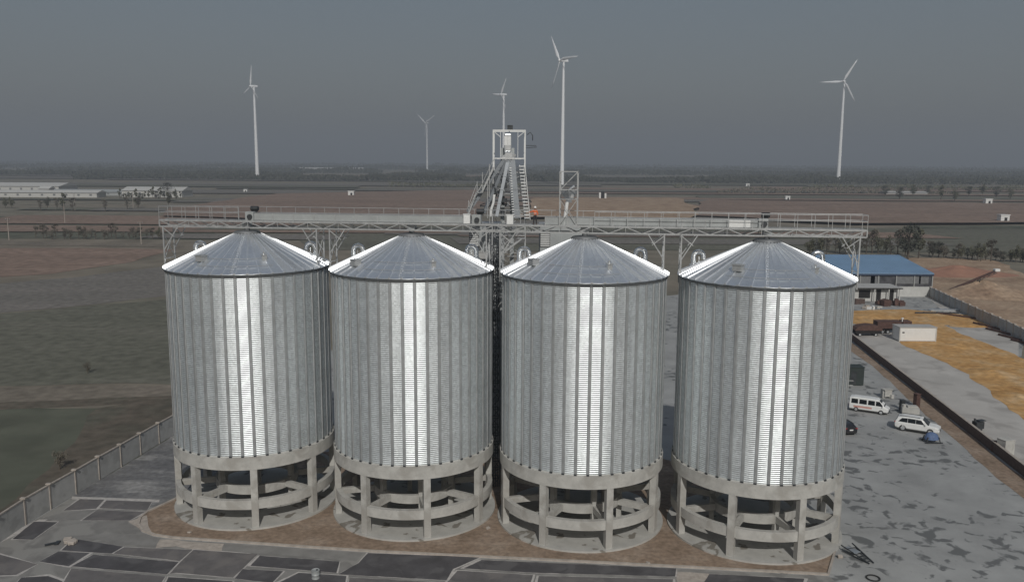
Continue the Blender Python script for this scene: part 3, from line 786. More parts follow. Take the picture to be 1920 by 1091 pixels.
# panelled process buildings behind the silos
def procbuilding(x0, x1, zt, label, lx):
    b = empty('process_building', ((x0 + x1) / 2, 113.5, 0), label, 'building', 'panelled grey buildings behind the silos')
    h_ = (x1 - x0) / 2
    m = MB(); m.box(-h_, h_, -2, 3, 0, zt); m.build('wall', MT['paintgrey'], b)
    m = MB()
    for k in range(int(zt // 2.6)): m.box(-h_ - .03, h_ + .03, -2.04, -1.98, 2.5 + k * 2.6, 2.58 + k * 2.6)
    for k in range(1, 4): m.box(-h_ + k * h_ / 2 - .03, -h_ + k * h_ / 2 + .03, -2.03, -1.99, 0, zt)
    m.build('panel_seam', MT['steel'], b)
    m = MB(); m.box(-h_ - .1, h_ + .1, -2.1, 3.1, zt + .002, zt + .2); m.build('roof', MT['steel'], b)
    m = MB()
    for k in range(7): m.obox((lx, -2.12, 29.3 + k * .29), 1.22, .16, .15, 0, .35)
    m.build('louvre', MT['white'], b)
    m = MB(); m.box(lx - .66, lx + .66, -2.045, -2.02, 29.1, 31.3); m.build('louvre_opening', MT['dark'], b)
    return b
b1 = procbuilding(-5.75, -1.2, 31.9, 'grey panelled building with a louvre, behind the silo roof left of the elevator tower', -1.6)
m = MB(); m.box(-3.6, 2.2, -2.9, -2.05, 27.6, 28.4).box(-3.6, 2.2, -2.95, -2.05, 28.402, 28.5); m.build('ledge', MT['flatroof'], b1)
b2 = procbuilding(3.7, 9.4, 31.9, 'grey panelled building with a louvre, behind the silo apex right of the tower', -2.2)

# ---------------------------------------------------------------- worker on the walkway
def person(name, loc, rz, label, sc):
    P = empty(name, loc, label, 'person', rz=rz, sc=sc)
    pts = {'hip':(0,0,.95,.13,.10),'waist':(0,0,1.08,.125,.09),'chest':(0,.01,1.30,.155,.105),'neck':(0,.01,1.48,.055,.055),'chin':(0,-.01,1.56,.06,.065),'head':(0,-.01,1.66,.08,.095),'top':(0,0,1.73,.06,.07),
           'lh':(-.10,0,.92,.085,.085),'lk':(-.13,-.03,.50,.058,.06),'la':(-.14,.02,.09,.04,.042),'lt':(-.15,-.13,.03,.035,.03),
           'rh':(.10,0,.92,.085,.085),'rk':(.12,-.01,.50,.058,.06),'ra':(.14,.04,.09,.04,.042),'rt':(.15,-.11,.03,.035,.03),
           'ls':(-.19,.01,1.41,.055,.055),'lel':(-.40,-.10,1.30,.042,.042),'lw':(-.62,-.18,1.27,.028,.028),'lp':(-.70,-.2,1.26,.034,.02),
           'rs':(.19,.01,1.41,.055,.055),'rel':(.27,.02,1.14,.042,.042),'rw':(.24,-.16,.99,.028,.028),'rp':(.22,-.22,.95,.034,.02)}
    E_ = [('hip','waist'),('waist','chest'),('chest','neck'),('neck','chin'),('chin','head'),('head','top'),('hip','lh'),('lh','lk'),('lk','la'),('la','lt'),('hip','rh'),('rh','rk'),('rk','ra'),('ra','rt'),
          ('chest','ls'),('ls','lel'),('lel','lw'),('lw','lp'),('chest','rs'),('rs','rel'),('rel','rw'),('rw','rp')]
    for s_, base, dr in (('l', (-.70,-.2,1.26), (-1,-.12,-.1)), ('r', (.22,-.22,.95), (-.1,-.8,-.55))):
        for k in range(4):
            o = (k - 1.5) * .022
            L_ = (.07,.085,.08,.062)[k]
            bx = (base[0] + (0 if s_ == 'l' else o), base[1] + (o if s_ == 'l' else 0), base[2])
            a = tuple(bx[i] + dr[i] * .035 for i in range(3)); b = tuple(bx[i] + dr[i] * (.035 + L_ * .5) for i in range(3)); c = (b[0] + dr[0]*L_*.35, b[1] + dr[1]*L_*.35, b[2] - L_ * .4)
            pts[f'{s_}f{k}a'] = (*a, .010, .010); pts[f'{s_}f{k}b'] = (*b, .009, .009); pts[f'{s_}f{k}c'] = (*c, .007, .007)
            E_ += [(s_ + 'p', f'{s_}f{k}a'), (f'{s_}f{k}a', f'{s_}f{k}b'), (f'{s_}f{k}b', f'{s_}f{k}c')]
        tb = (base[0] + (.01 if s_ == 'l' else -.035), base[1] - .035 if s_ == 'l' else base[1], base[2] + .01)
        pts[s_ + 'th'] = (*tb, .011, .011); pts[s_ + 'tt'] = (tb[0] + dr[0] * .04, tb[1] - .02, tb[2] + dr[2] * .03, .009, .009)
        E_ += [(s_ + 'w', s_ + 'th'), (s_ + 'th', s_ + 'tt')]
    def skin(nm, names, edges, m, grow=0, root='hip'):
        idx = {k: i for i, k in enumerate(names)}
        me = bpy.data.meshes.new(nm); me.from_pydata([pts[k][:3] for k in names], [(idx[a], idx[b]) for a, b in edges], [])
        o = bpy.data.objects.new(nm, me); col.objects.link(o); o.parent = P
        sk = o.modifiers.new('skin', 'SKIN'); sk.use_smooth_shade = True
        sv_ = me.skin_vertices[0].data
        for k in names:
            sv_[idx[k]].radius = (pts[k][3] + grow, pts[k][4] + grow); sv_[idx[k]].use_root = (k == root)
        sb_ = o.modifiers.new('sub', 'SUBSURF'); sb_.levels = 1; sb_.render_levels = 2
        me.materials.append(m); return o
    skin('body', list(pts), E_, MT['skin'])
    def sub(keys): return [(a, b) for a, b in E_ if a in keys and b in keys]
    k1 = ['waist','hip','lh','lk','la','rh','rk','ra']; skin('trousers', k1, sub(k1), MT['trouser'], .022)
    k2 = ['hip','waist','chest','ls','lel','lw','rs','rel','rw']; skin('jacket', k2, sub(k2), MT['orange'], .025)
    m = MB(); m.lathe([(.178,1.13),(.182,1.18)], 24); o = m.build('reflective_band', MT['white'], P); o.scale = (1, .8, 1)
    m = MB(); m.lathe([(.15,1.70),(.128,1.71),(.125,1.77),(.09,1.84),(.04,1.87),(.002,1.875)], 24).obox((0,-.15,1.70),.16,.09,.015); o = m.build('helmet', MT['white'], P)
    m = MB(); m.lathe([(.098,1.60),(.104,1.66),(.1,1.72)], 20, a0=PI*.45, a1=PI*1.55); m.build('hair', MT['hair'], P)
    for sx in (-.04, .04):
        m = MB(); m.obox((sx, -.112, 1.655), .022, .012, .012); m.build('eye', MT['dark'], P)
    m = MB(); m.obox((0,-.122,1.63),.022,.03,.045,0,.3); m.build('nose', MT['skin'], P, bevel=.006)
    m = MB(); m.obox((0,-.108,1.595),.045,.012,.01); m.build('mouth', MT['rust'], P)
    for sx in (-.1, .1):
        m = MB(); m.obox((sx*.95,0,1.645),.018,.035,.06); m.build('ear', MT['skin'], P, bevel=.008)
    for sx, yy in ((-.15,-.05),(.15,-.03)):
        m = MB(); m.obox((sx, yy, .045), .11, .28, .09); m.build('boot', MT['rubber'], P, bevel=.03)
    return P
person('person', (2.42 + .05, 92.67 - .75, 33.52), R(8), 'worker in orange jacket, white helmet and dark trousers standing on the walkway, arm held out', 1.08)

# ---------------------------------------------------------------- wind turbines
def turbine(x, y, hub_z, L_, angs, yaw, label, wide=1.0):
    T = empty('wind_turbine', (x, y, 0), label, 'wind turbine', 'white wind turbines on the plain')
    m = MB(); m.tube([(0,0,0),(0,0,hub_z*.5),(0,0,hub_z-2)], [4.4*wide, 3.4*wide, 2.1*wide], 20); m.build('tower', MT['turbine'], T)
    cy_, sy_ = math.cos(yaw), math.sin(yaw)
    ax = Vector((cy_, sy_, 0))            # from tower towards the rotor
    m = MB(); m.obox(ax * -1.5 + Vector((0,0,hub_z)), 15, 4.6, 4.8, yaw); m.build('nacelle', MT['turbine'], T, bevel=1.2)
    hb = ax * 8.0 + Vector((0, 0, hub_z))
    m = MB(); m.tube([hb - ax * 2, hb, hb + ax * 2.2, hb + ax * 3.6], [2.3, 2.5, 1.8, .3], 14); m.build('hub', MT['turbine'], T)
    hz = Vector((-sy_, cy_, 0))
    for a in angs:
        a = R(a); d = hz * math.sin(a) + Vector((0,0,1)) * math.cos(a)
        if hz.x < 0: d = -hz * math.sin(a) + Vector((0,0,1)) * math.cos(a)
        ch = ax.cross(d).normalized()
        m = MB(); vs = []; 
        st = [(0,1.1,1.1),(.06,1.2,1.0),(.2,2.5,.6),(.45,1.9,.4),(.75,1.25,.25),(1,.35,.08)]
        n_ = 10
        for f, c_, th in st:
            tw_ = (1 - f) * .5
            u_ = ch * math.cos(tw_) + ax * math.sin(tw_); v_ = ax * math.cos(tw_) - ch * math.sin(tw_)
            for k in range(n_):
                t_ = 2 * PI * k / n_
                vs.append(hb + d * (1.5 + L_ * f) + u_ * c_ * 1.15 * (math.cos(t_) + .35) + v_ * th * math.sin(t_))
        fs = [(i*n_+k, i*n_+(k+1)%n_, (i+1)*n_+(k+1)%n_, (i+1)*n_+k) for i in range(len(st)-1) for k in range(n_)] + [tuple(range(n_))[::-1], tuple(range(len(vs)-n_, len(vs)))]
        m.add(vs, fs, True); m.build('blade', MT['turbine'], T, fix=True)
def tp(px, y): r = ray(px, 315); return r[0] / r[1] * y
turbine(tp(482, 2030), 2030, 213, 46, (10, 130, 250), R(222), 'wind turbine at the far left of the picture, one blade pointing almost straight up')
turbine(tp(801, 3900), 3900, 214, 72, (305, 65, 185), R(225), 'smallest and farthest wind turbine, low on the horizon left of the elevator tower')
turbine(tp(944, 2270), 2270, 216, 44, (30, 150, 275), R(215), 'wind turbine whose tower rises just above the elevator tower head')
turbine(tp(1054, 1500), 1500, 214, 50, (328, 88, 208), R(212), 'nearest and tallest wind turbine, its tower passing behind the small spout frame', .85)
turbine(tp(1573, 2000), 2000, 229, 52, (30, 150, 270), R(238), 'wind turbine at the right of the picture, one blade hanging along its tower')

# ---------------------------------------------------------------- precast fence on the left
F = [(-54.1, 78.8), (-54.3, 83.8), (-54.07, 88.71), (-53.57, 92.94), (-52.95, 97.5), (-52.4, 102.2), (-51.75, 106.8), (-51.2, 111.5), (-50.6, 116.2), (-49.95, 120.6), (-49.3, 125.4), (-48.6, 130.3), (-48, 135.2)]
fe = empty('precast_fence', (F[0][0], F[0][1], 0), 'long grey precast concrete fence with pale posts running along the left edge of the yard', 'fence')
ox, oy = F[0]
for (x, y) in F:
    m = MB(); m.box(x-ox-.12, x-ox+.12, y-oy-.12, y-oy+.12, 0, 3.1).box(x-ox-.3, x-ox+.3, y-oy-.2, y-oy+.2, 3.1, 3.22); m.build('post', MT['kerb'], fe)
for a, b in zip(F[:-1], F[1:]):
    A_ = Vector((a[0]-ox, a[1]-oy, 1.5)); B_ = Vector((b[0]-ox, b[1]-oy, 1.5)); 
    m = MB(); m.beam(A_, B_, .1, 2.9); m.build('panel', MT['fence'], fe)
    m = MB(); m.beam(A_ + Vector((0,0,1.52)), B_ + Vector((0,0,1.52)), .22, .12); m.build('coping', MT['kerb'], fe)

# wall at the right edge
WR = [(128.7, 256.0), (126.5, 243), (124.2, 229), (121.8, 214), (119.8, 200), (117.2, 187), (114.5, 174)]
wr = empty('boundary_wall', (WR[0][0], WR[0][1], 0), 'tall grey boundary wall with small white caps along the dirt at the right edge', 'wall')
ox, oy = WR[0]
for a, b in zip(WR[:-1], WR[1:]):
    A_ = Vector((a[0]-ox, a[1]-oy, 1.5)); B_ = Vector((b[0]-ox, b[1]-oy, 1.5))
    m = MB(); m.beam(A_, B_, .25, 3.0); m.build('panel', MT['fence'], wr)
    n_ = 3
    for k in range(n_):
        c = A_.lerp(B_, k / n_); m = MB(); m.obox((c.x, c.y, 3.12), .55, .8, .24).obox((c.x - .02, c.y, 1.55), .36, .4, 3.1); m.build('post', MT['kerb'], wr)
m = MB(); m.obox((-6.9, .2, 1.5), 13.6, .25, 3.0).obox((-6.9, .2, 3.05), 13.8, .4, .12); m.build('return_wall', MT['whitewall'], wr)

# dark brick wall beside the soil strip
bw = empty('brick_wall', (RW0.x, RW0.y, 0), 'low dark brick wall running diagonally between the soil strip and the concrete road on the right', 'wall')
m = MB(); d_ = RW1 - RW0
m.beam((0, 0, .75), (d_.x, d_.y, .75), .3, 1.5); m.build('masonry', MT['brick'], bw)
m = MB(); m.beam((0, 0, 1.54), (d_.x, d_.y, 1.54), .4, .08); m.build('coping', MT['kerb'], bw)

# ---------------------------------------------------------------- buildings at the back right
def P0(px, py): x, y = G(px, py); return x, y
sh = empty('blue_roof_shed', (111.6, 289, 0), 'long open shed with a blue metal roof behind the flat white building', 'shed')
W_, D_ = 27, 30
m = MB(); m.add([(-W_,-D_/2,4.95),(W_,-D_/2,4.95),(W_,D_/2-4,8.2),(-W_,D_/2-4,8.2),(W_,D_/2+4,6.5),(-W_,D_/2+4,6.5),(-W_,-D_/2,4.7),(W_,-D_/2,4.7)], [(0,1,2,3),(3,2,4,5),(6,7,1,0)])
for k in range(54): 
    x_ = -W_ + k + .5
    m.beam((x_, -D_/2, 5.0), (x_, D_/2-4, 8.25), .08)
m.build('roof', MT['blue'], sh)
m = MB(); m.box(-W_, W_, -D_/2+.02, -D_/2+.2, 4.1, 4.69); m.build('fascia', mat('navy_fascia', (.035,.055,.10), .6), sh)
m = MB(); m.box(-W_+.2, W_-.2, -D_/2+.6, -D_/2+.7, 0, 4.6).box(-W_+.2,-W_+.3,-D_/2+.7,D_/2+3.6,0,4.9).box(W_-.3,W_-.2,-D_/2+.7,D_/2+3.6,0,4.9).box(-W_+.3,W_-.3,D_/2+3.5,D_/2+3.6,0,6.4); m.build('wall', MT['curtain'], sh)
for k in range(10): 
    m = MB(); x_ = -W_ + .3 + k * (2*W_ - .6) / 9; m.box(x_-.15, x_+.15, -D_/2+.2, -D_/2+.5, 0, 4.1); m.build('post', MT['paintgrey'], sh)
for x_, w__ in ((-20,3),(-9,2.4),(4.5,3.4),(8,1.5),(19,4),(24,1.6)):
    m = MB(); m.box(x_-w__, x_+w__, -D_/2+.53, -D_/2+.595, 1.4, 4.0); m.build('sheet_panel', MT['capsteel'], sh)
fb = empty('flat_roof_building', (102.5, 247, 0), 'low building with a flat pale roof and dark doorways in front of the blue shed', 'building')
m = MB(); m.box(-12, 12, 0, 7, 0, 4.0); m.build('wall', MT['whitewall'], fb)
m = MB(); m.box(-12.8, 12.8, -1.6, 7.6, 4.003, 4.25); m.build('roof', MT['flatroof'], fb)
m = MB(); m.box(-12.82, 12.82, -1.63, -1.601, 3.9, 4.2); m.build('fascia', MT['dark'], fb)
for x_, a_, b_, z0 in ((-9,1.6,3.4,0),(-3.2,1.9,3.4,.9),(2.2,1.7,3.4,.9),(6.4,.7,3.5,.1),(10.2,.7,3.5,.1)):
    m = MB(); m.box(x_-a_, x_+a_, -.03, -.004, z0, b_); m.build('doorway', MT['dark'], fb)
for x_ in (-11.8,-6,4.6,8.8,12): 
    m = MB(); m.box(x_-.15, x_+.15, -1.5, -1.2, 0, 4.0); m.build('porch_post', MT['whitewall'], fb)

# dirt mound, gravel conveyor, planks
def mound(name, cx, cy, rx, ry, h, mt, label, cat, kind=None, group=None):
    m = MB(); n_ = 26; L_ = 9; vs = [(cx, cy, h)]; fs = []
    for i in range(1, L_ + 1):
        f = i / L_
        for k in range(n_):
            a = 2 * PI * k / n_; q_ = 1 + .16 * noise.noise(Vector((math.cos(a) * 1.7 + cx, math.sin(a) * 1.7, cy)))
            z_ = h * (1 - f) ** 1.15 * (1 + .25 * noise.noise(Vector((f * 4, a * 2, cx)))) if i < L_ else -.05
            vs.append((cx + rx * f * q_ * math.cos(a), cy + ry * f * q_ * math.sin(a), z_))
    for k in range(n_): fs.append((0, 1 + k, 1 + (k + 1) % n_))
    for i in range(L_ - 1):
        for k in range(n_): a = 1 + i*n_; fs.append((a+k, a+n_+k, a+n_+(k+1)%n_, a+(k+1)%n_))
    m.add(vs, fs, True); return tag(m.build(name, mt), label, cat, group, kind)
mound('dirt_mound', 148, 262, 17, 13, 4.6, MT['dirt'], 'wide mound of pale dry dirt beyond the boundary wall at the right', 'mound')
mound('dirt_mound', 166, 312, 22, 12, 3.2, mat('red_earth', (.30,.16,.11), .95, 0, .2, .2), 'reddish earth mound behind the blue shed, farther than the pale one', 'mound')
cv = empty('belt_conveyor', (140, 262, 0), 'inclined belt conveyor rising over the pale dirt mound beside the blue shed', 'conveyor')
cv.scale = (1.25,1.25,1.25)
m = MB(); m.beam((-2,0,.9),(9.5,0,6.0),.9,.25); m.build('belt', MT['rust'], cv)
m = MB()
for y_ in (-.5,.5): m.beam((-2,y_,.4),(9.5,y_,5.5),.1); m.beam((5,y_,0),(5.4,y_,4),.15); m.beam((1,y_,0),(1,y_,2),.15); 
for k in range(9): m.beam((-2+k*1.3,-.5,.4+k*.576),(-1+k*1.3,-.5,1.3+k*.576),.08)
m.build('frame', MT['darksteel'], cv)
m = MB(); m.obox((9.6,0,6.1),1.3,1.2,.7); m.build('head_drum', MT['white'], cv, bevel=.15)
def plank(px, py, L_, wd, h, rz, mt, label, cat='beam', name='timber_beam', group=None):
    x, y = G(px, py); m = MB()
    m.obox((0,0,h/2), L_, wd, h)
    for k in range(3): m.obox((L_*(-.3+.3*k), 0, h + .04), .3, wd*1.05, .08)
    o = m.build(name, mt, bevel=.02); o.location = (x, y, .07); o.rotation_euler.z = rz
    return tag(o, label, cat, group)
plank(1795, 510, 14, .8, .7, R(-3), MT['rust'], 'dark beam lying on the reddish earth behind the shed')
plank(1757, 588, 12, .5, .35, R(0), MT['darksteel'], 'dark steel beam lying crossways in front of the white return wall', name='steel_beam')
plank(1775, 583, 10, 1.6, .4, R(4), MT['spout'], 'bright sheet metal stack lying beyond the dark steel beam', 'sheet stack', 'sheet_stack')
plank(1800, 594, 12, .5, .35, R(-52), MT['rust'], 'rusty beam lying at an angle beside the right boundary wall')
for k, (px, py) in enumerate(((1850,613),(1875,624),(1900,636),(1925,646))):
    plank(px, py, 9, .35, .45, R(-77), MT['rust'], 'low dark kerb beam in the line between the pale road and the right wall', group='kerb beams in a line by the right wall')

# ---------------------------------------------------------------- container, trucks and junk beyond the brick wall
ct = empty('white_container', (93.2, 191.2, 0), 'plain white cabin container standing on the edge of the orange spread grain', 'container')
m = MB(); m.box(-4.2, 4.2, -1.8, 1.8, .15, 3.3); m.build('body', MT['white'], ct, bevel=.06)
for a in (-4.15, 4.15):
    for b in (-1.75, 1.75): m = MB(); m.box(a-.12, a+.12, b-.12, b+.12, 0, 3.3); m.build('corner_post', MT['whitewall'], ct)
m = MB(); m.box(-4.35, 4.35, -1.95, 1.95, 3.302, 3.42); m.build('roof', MT['flatroof'], ct)
m = MB(); m.box(-3.6,-3.1,-1.83,-1.802,2.0,2.3); m.build('vent', MT['rubber'], ct)

def wheel(parent, x, y, r, wd=.24):
    m = MB(); m.tube([(x, y-wd/2, r), (x, y+wd/2, r)], r, 20); t_ = m.build('tyre', MT['rubber'], parent)
    m = MB(); m.tube([(x, y-wd/2-.012, r), (x, y+wd/2+.012, r)], r*.6, 14); 
    for k in range(5):
        a = k*2*PI/5
        for s_ in (-1, 1): m.beam((x, y+s_*(wd/2+.02), r), (x+r*.55*math.cos(a), y+s_*(wd/2+.02), r+r*.55*math.sin(a)), .05, .02)
    m.build('rim', MT['spout'], t_)
def loft_body(st, wb, wt, n=None):
    """st: (x, z_low, z_belt, z_top, half width factor)"""
    m = MB(); vs = []
    for x, zl, zb, zt, wf in st:
        w0 = wb * wf; 
        if zt - zb < .06: w1 = w0 * .93
        else: w1 = wt * wf
        sec = [(w0*.86, zl), (w0, zl + .16), (w0, zb - .12), (w0*.97, zb), (w1, zt - .07), (w1*.86, zt)]
        vs += [(x, -a, b) for a, b in sec] + [(x, a, b) for a, b in sec[::-1]]
    n_ = 12; fs = []
    for i in range(len(st) - 1):
        for k in range(n_): fs.append((i*n_+k, i*n_+(k+1)%n_, (i+1)*n_+(k+1)%n_, (i+1)*n_+k))
    fs += [tuple(range(n_)), tuple(range(len(vs)-n_, len(vs)))[::-1]]
    return m.add(vs, fs, False)
def side_quad(parent, name, mt, pts, ya, yb, zb, zt, out=.015):
    """window on both flanks following the inward lean of the cabin side"""
    for s_ in (-1, 1):
        m = MB(); vs = []
        for x, z in pts:
            f = (z - zb) / (zt - zb); y_ = ya + (yb - ya) * f
            vs.append((x, s_ * (y_ + out), z))
        for x, z in pts:
            f = (z - zb) / (zt - zb); y_ = ya + (yb - ya) * f
            vs.append((x, s_ * (y_ - .03), z))
        n_ = len(pts); fs = [tuple(range(n_)) if s_ < 0 else tuple(range(n_))[::-1]] + [(i,(i+1)%n_,n_+(i+1)%n_,n_+i) for i in range(n_)]
        m.add(vs, fs); m.build(name, mt, parent, fix=True)
# minibus, about 4.9 m long, nose towards +x
def van(loc, rz, sc, label):
    v = empty('minibus', (*loc, .04), label, 'van', rz=rz, sc=sc)
    st = [(-2.45,.35,1.0,1.75,.93),(-2.40,.28,1.05,1.88,.98),(-1.9,.25,1.05,1.95,1),(0,.25,1.05,1.97,1),(.95,.25,1.05,1.93,1),(1.25,.25,1.05,1.80,1),(1.75,.25,1.03,1.36,.99),(1.98,.25,1.0,1.05,.97),(2.35,.28,.82,.86,.92),(2.48,.36,.66,.70,.84)]
    loft_body(st, .86, .72).build('body', MT['white'], v, bevel=.03, fix=True)
    for a, b in ((-2.2,-1.35),(-1.2,-.25),(-.1,.75)):
        side_quad(v, 'side_window', MT['glass'], [(a,1.12),(b,1.12),(b-.02,1.72),(a+.02,1.72)], .835, .72, 1.05, 1.9)
    side_quad(v, 'front_window', MT['glass'], [(.88,1.12),(1.78,1.12),(1.32,1.70),(.88,1.70)], .835, .72, 1.05, 1.9)
    m = MB(); m.add([(1.97,-.68,1.10),(1.97,.68,1.10),(1.30,.58,1.80),(1.30,-.58,1.80),(1.93,-.68,1.07),(1.93,.68,1.07),(1.26,.58,1.77),(1.26,-.58,1.77)],[(0,1,2,3),(7,6,5,4),(0,4,5,1),(1,5,6,2),(2,6,7,3),(3,7,4,0)]); m.build('windscreen', MT['glass'], v, fix=True)
    m = MB(); m.box(-2.485,-2.455,-.6,.6,1.15,1.65); m.build('rear_window', MT['glass'], v)
    for y_ in (-.62,.62):
        m = MB(); m.obox((2.42,y_,.66),.16,.3,.16); m.build('headlight', MT['spout'], v, bevel=.03)
        m = MB(); m.obox((-2.44,y_*1.15,.85),.06,.12,.4); m.build('tail_light', MT['red'], v)
        m = MB(); m.obox((1.75,y_*1.55,1.15),.1,.18,.16); m.build('mirror', MT['white'], v, bevel=.02)
    m = MB(); m.obox((2.44,0,.42),.2,1.5,.22); m.build('bumper', MT['darksteel'], v, bevel=.04)
    m = MB(); m.box(-2.3,2.2,-.83,-.70,.2,.3).box(-2.3,2.2,.70,.83,.2,.3); m.build('sill', MT['rubber'], v)
    for s_ in (-1, 1):
        m = MB(); m.box(-1.9, .4, s_*.862 - .004, s_*.862 + .004, .58, .84) ; m.build('stripe', mat('faded_red_stripe', (.55,.30,.26), .5), v)
    for x_ in (-1.55, 1.55):
        for y_ in (-.76, .76): wheel(v, x_, y_, .31)
    return v
van((58.9, 134.0), R(-30), 1.22, 'white minibus with dark side windows and a faded red stripe, right of the silos')
def suv(loc, rz, sc, label, paint, cat='car', name='parked_car', low=0):
    v = empty(name, (*loc, .04), label, cat, rz=rz, sc=sc)
    t_ = 1.72 - low
    st = [(-2.38,.5,.92,.98,.86),(-2.30,.34,1.0,1.22,.95),(-2.05,.28,1.02,t_-.14,.98),(-1.5,.26,1.02,t_-.02,1),(-.4,.26,1.02,t_,1),(.45,.26,1.02,t_-.05,1),(.75,.26,1.0,t_-.22,1),(1.25,.26,.99,1.05,1),(1.9,.26,.93,.98,.97),(2.3,.3,.82,.86,.9),(2.42,.4,.66,.7,.82)]
    loft_body(st, .94, .72).build('body', paint, v, bevel=.04, fix=True)
    z1 = t_ - .16
    side_quad(v, 'side_window', MT['glass'], [(-1.98,1.10),(-1.0,1.08),(-1.0,z1),(-1.6,z1-.04)], .905, .72, 1.02, t_)
    side_quad(v, 'side_window', MT['glass'], [(-.96,1.08),(-.14,1.08),(-.14,z1),(-.96,z1)], .905, .72, 1.02, t_)
    side_quad(v, 'side_window', MT['glass'], [(-.1,1.08),(.85,1.07),(.45,z1-.04),(-.1,z1)], .905, .72, 1.02, t_)
    m = MB(); m.add([(1.26,-.80,1.08),(1.26,.80,1.08),(.62,.62,t_-.06),(.62,-.62,t_-.06),(1.2,-.80,1.04),(1.2,.80,1.04),(.58,.62,t_-.12),(.58,-.62,t_-.12)],[(0,1,2,3),(7,6,5,4),(0,4,5,1),(1,5,6,2),(2,6,7,3),(3,7,4,0)]); m.build('windscreen', MT['glass'], v, fix=True)
    m = MB(); m.add([(-2.34,-.7,1.14),(-2.34,.7,1.14),(-2.12,.6,t_-.2),(-2.12,-.6,t_-.2)],[(0,3,2,1)]); m.build('rear_window', MT['glass'], v)
    for y_ in (-.66,.66):
        m = MB(); m.obox((2.3,y_,.74),.24,.34,.13); m.build('headlight', MT['spout'], v, bevel=.03)
        m = MB(); m.obox((-2.33,y_*1.1,1.0),.1,.3,.14); m.build('tail_light', MT['red'], v)
        m = MB(); m.obox((.95,y_*1.55,1.1),.16,.2,.13); m.build('mirror', paint, v, bevel=.03)
        m = MB(); m.beam((-1.9,y_*.95,t_+.03),(.3,y_*.95,t_+.03),.05); m.build('roof_rail', MT['darksteel'], v)
    m = MB(); m.obox((2.38,0,.52),.14,1.1,.22); m.build('grille', MT['rubber'], v, bevel=.02)
    m = MB(); m.obox((-2.36,0,.45),.14,1.5,.22); m.build('bumper', MT['rubber'], v, bevel=.03)
    m = MB(); m.obox((-2.385,0,.8),.03,.5,.16); m.build('number_plate', MT['white'], v)
    m = MB(); m.box(-1.1,1.1,-.955,-.80,.2,.3).box(-1.1,1.1,.80,.955,.2,.3); m.build('sill', MT['rubber'], v)
    for x_ in (-1.45, 1.45):
        for y_ in (-.82, .82): wheel(v, x_, y_, .37)
    return v
suv((62.0, 123.9), R(-32), 1.30, 'white estate car with dark windows parked beside the blue tarp bundle', MT['white'])
suv((50.6, 124.0), R(97), 1.12, 'black car seen from behind, half hidden by the last silo', MT['blackpaint'], low=.22)

# dark truck heap and brown truck near the container
tk = empty('brown_truck', (92.0, 199.5, 0), 'brown dump truck behind the white container, its open bed showing over the roof', 'truck')
m = MB(); m.box(-4.3, 1.6, -1.3, 1.3, 1.3, 2.9).box(-4.35,1.65,-1.35,1.35,2.902,3.0); m.build('bed', MT['rust'], tk, bevel=.03)
m = MB(); m.box(1.85, 4.0, -1.25, 1.25, .9, 3.1); m.build('cab', MT['rust'], tk, bevel=.15)
m = MB(); m.box(4.002, 4.03, -1.05, 1.05, 1.9, 2.8); m.build('windscreen', MT['glass'], tk)
m = MB(); m.box(-4.2, 4.0, -.5, .5, .75, 1.0); m.build('chassis', MT['darksteel'], tk)
for x_ in (-3, -1.7, 2.9):
    for y_ in (-1.1, 1.1): wheel(tk, x_, y_, .5, .35)
m = MB(); m.tube([(1.75,-.8,2.9),(1.75,-.8,3.7)],.12,8).obox((1.75,-.8,3.75),.5,.4,.25); m.build('exhaust', MT['white'], tk)
cr = empty('covered_trailer', (84.6, 196.5, 0), 'dark trailer under a rounded brown cover, left of the white container', 'trailer')
m = MB(); m.box(-3.3, 2.9, -1.3, 1.3, .6, 1.7); m.build('bed', MT['dark'], cr, bevel=.05)
m = MB(); vs = []; 
pr = [(-3.5,1.5),(-3.0,2.1),(-2,2.5),(0,2.75),(2,2.5),(3.0,1.8)]
m.add([(x,-1.4,z) for x,z in pr]+[(x,1.4,z) for x,z in pr]+[(-3.5,-1.4,1.4),(3,-1.4,1.4),(-3.5,1.4,1.4),(3,1.4,1.4)], [(i,i+1,7+i,6+i) for i in range(5)]+[(12,13,5,4,3,2,1,0),(6,7,8,9,10,11,15,14)]); m.build('cover', MT['rust'], cr)
for x_ in (-2.2, 1.6):
    for y_ in (-1.1, 1.1): wheel(cr, x_, y_, .4)

# dark green box near the silo, boxes, bins, bundles
db = empty('dark_site_box', (62.9, 151.5, 0), 'dark green square site box standing behind the white minibus', 'box')
m = MB(); m.box(-2.2, 1.8, -1.2, 1.2, .1, 3.4); m.build('body', MT['green'], db, bevel=.04)
m = MB(); m.box(-2.3, 1.9, -1.3, 1.3, 3.41, 3.5); m.build('lid', MT['green'], db)
m = MB(); m.box(-.6,.4,-1.22,-1.202,.3,2.6); m.build('door', MT['darksteel'], db)
bxw = MB(); bxw.obox((0,0,.45),.9,.8,.9).obox((0,0,.93),1.0,.9,.07); o = bxw.build('white_crate', MT['white'], bevel=.03); o.location = (*G(1593, 722), .04)
tag(o, 'small white crate on the ground at the foot of the dark green box', 'crate')

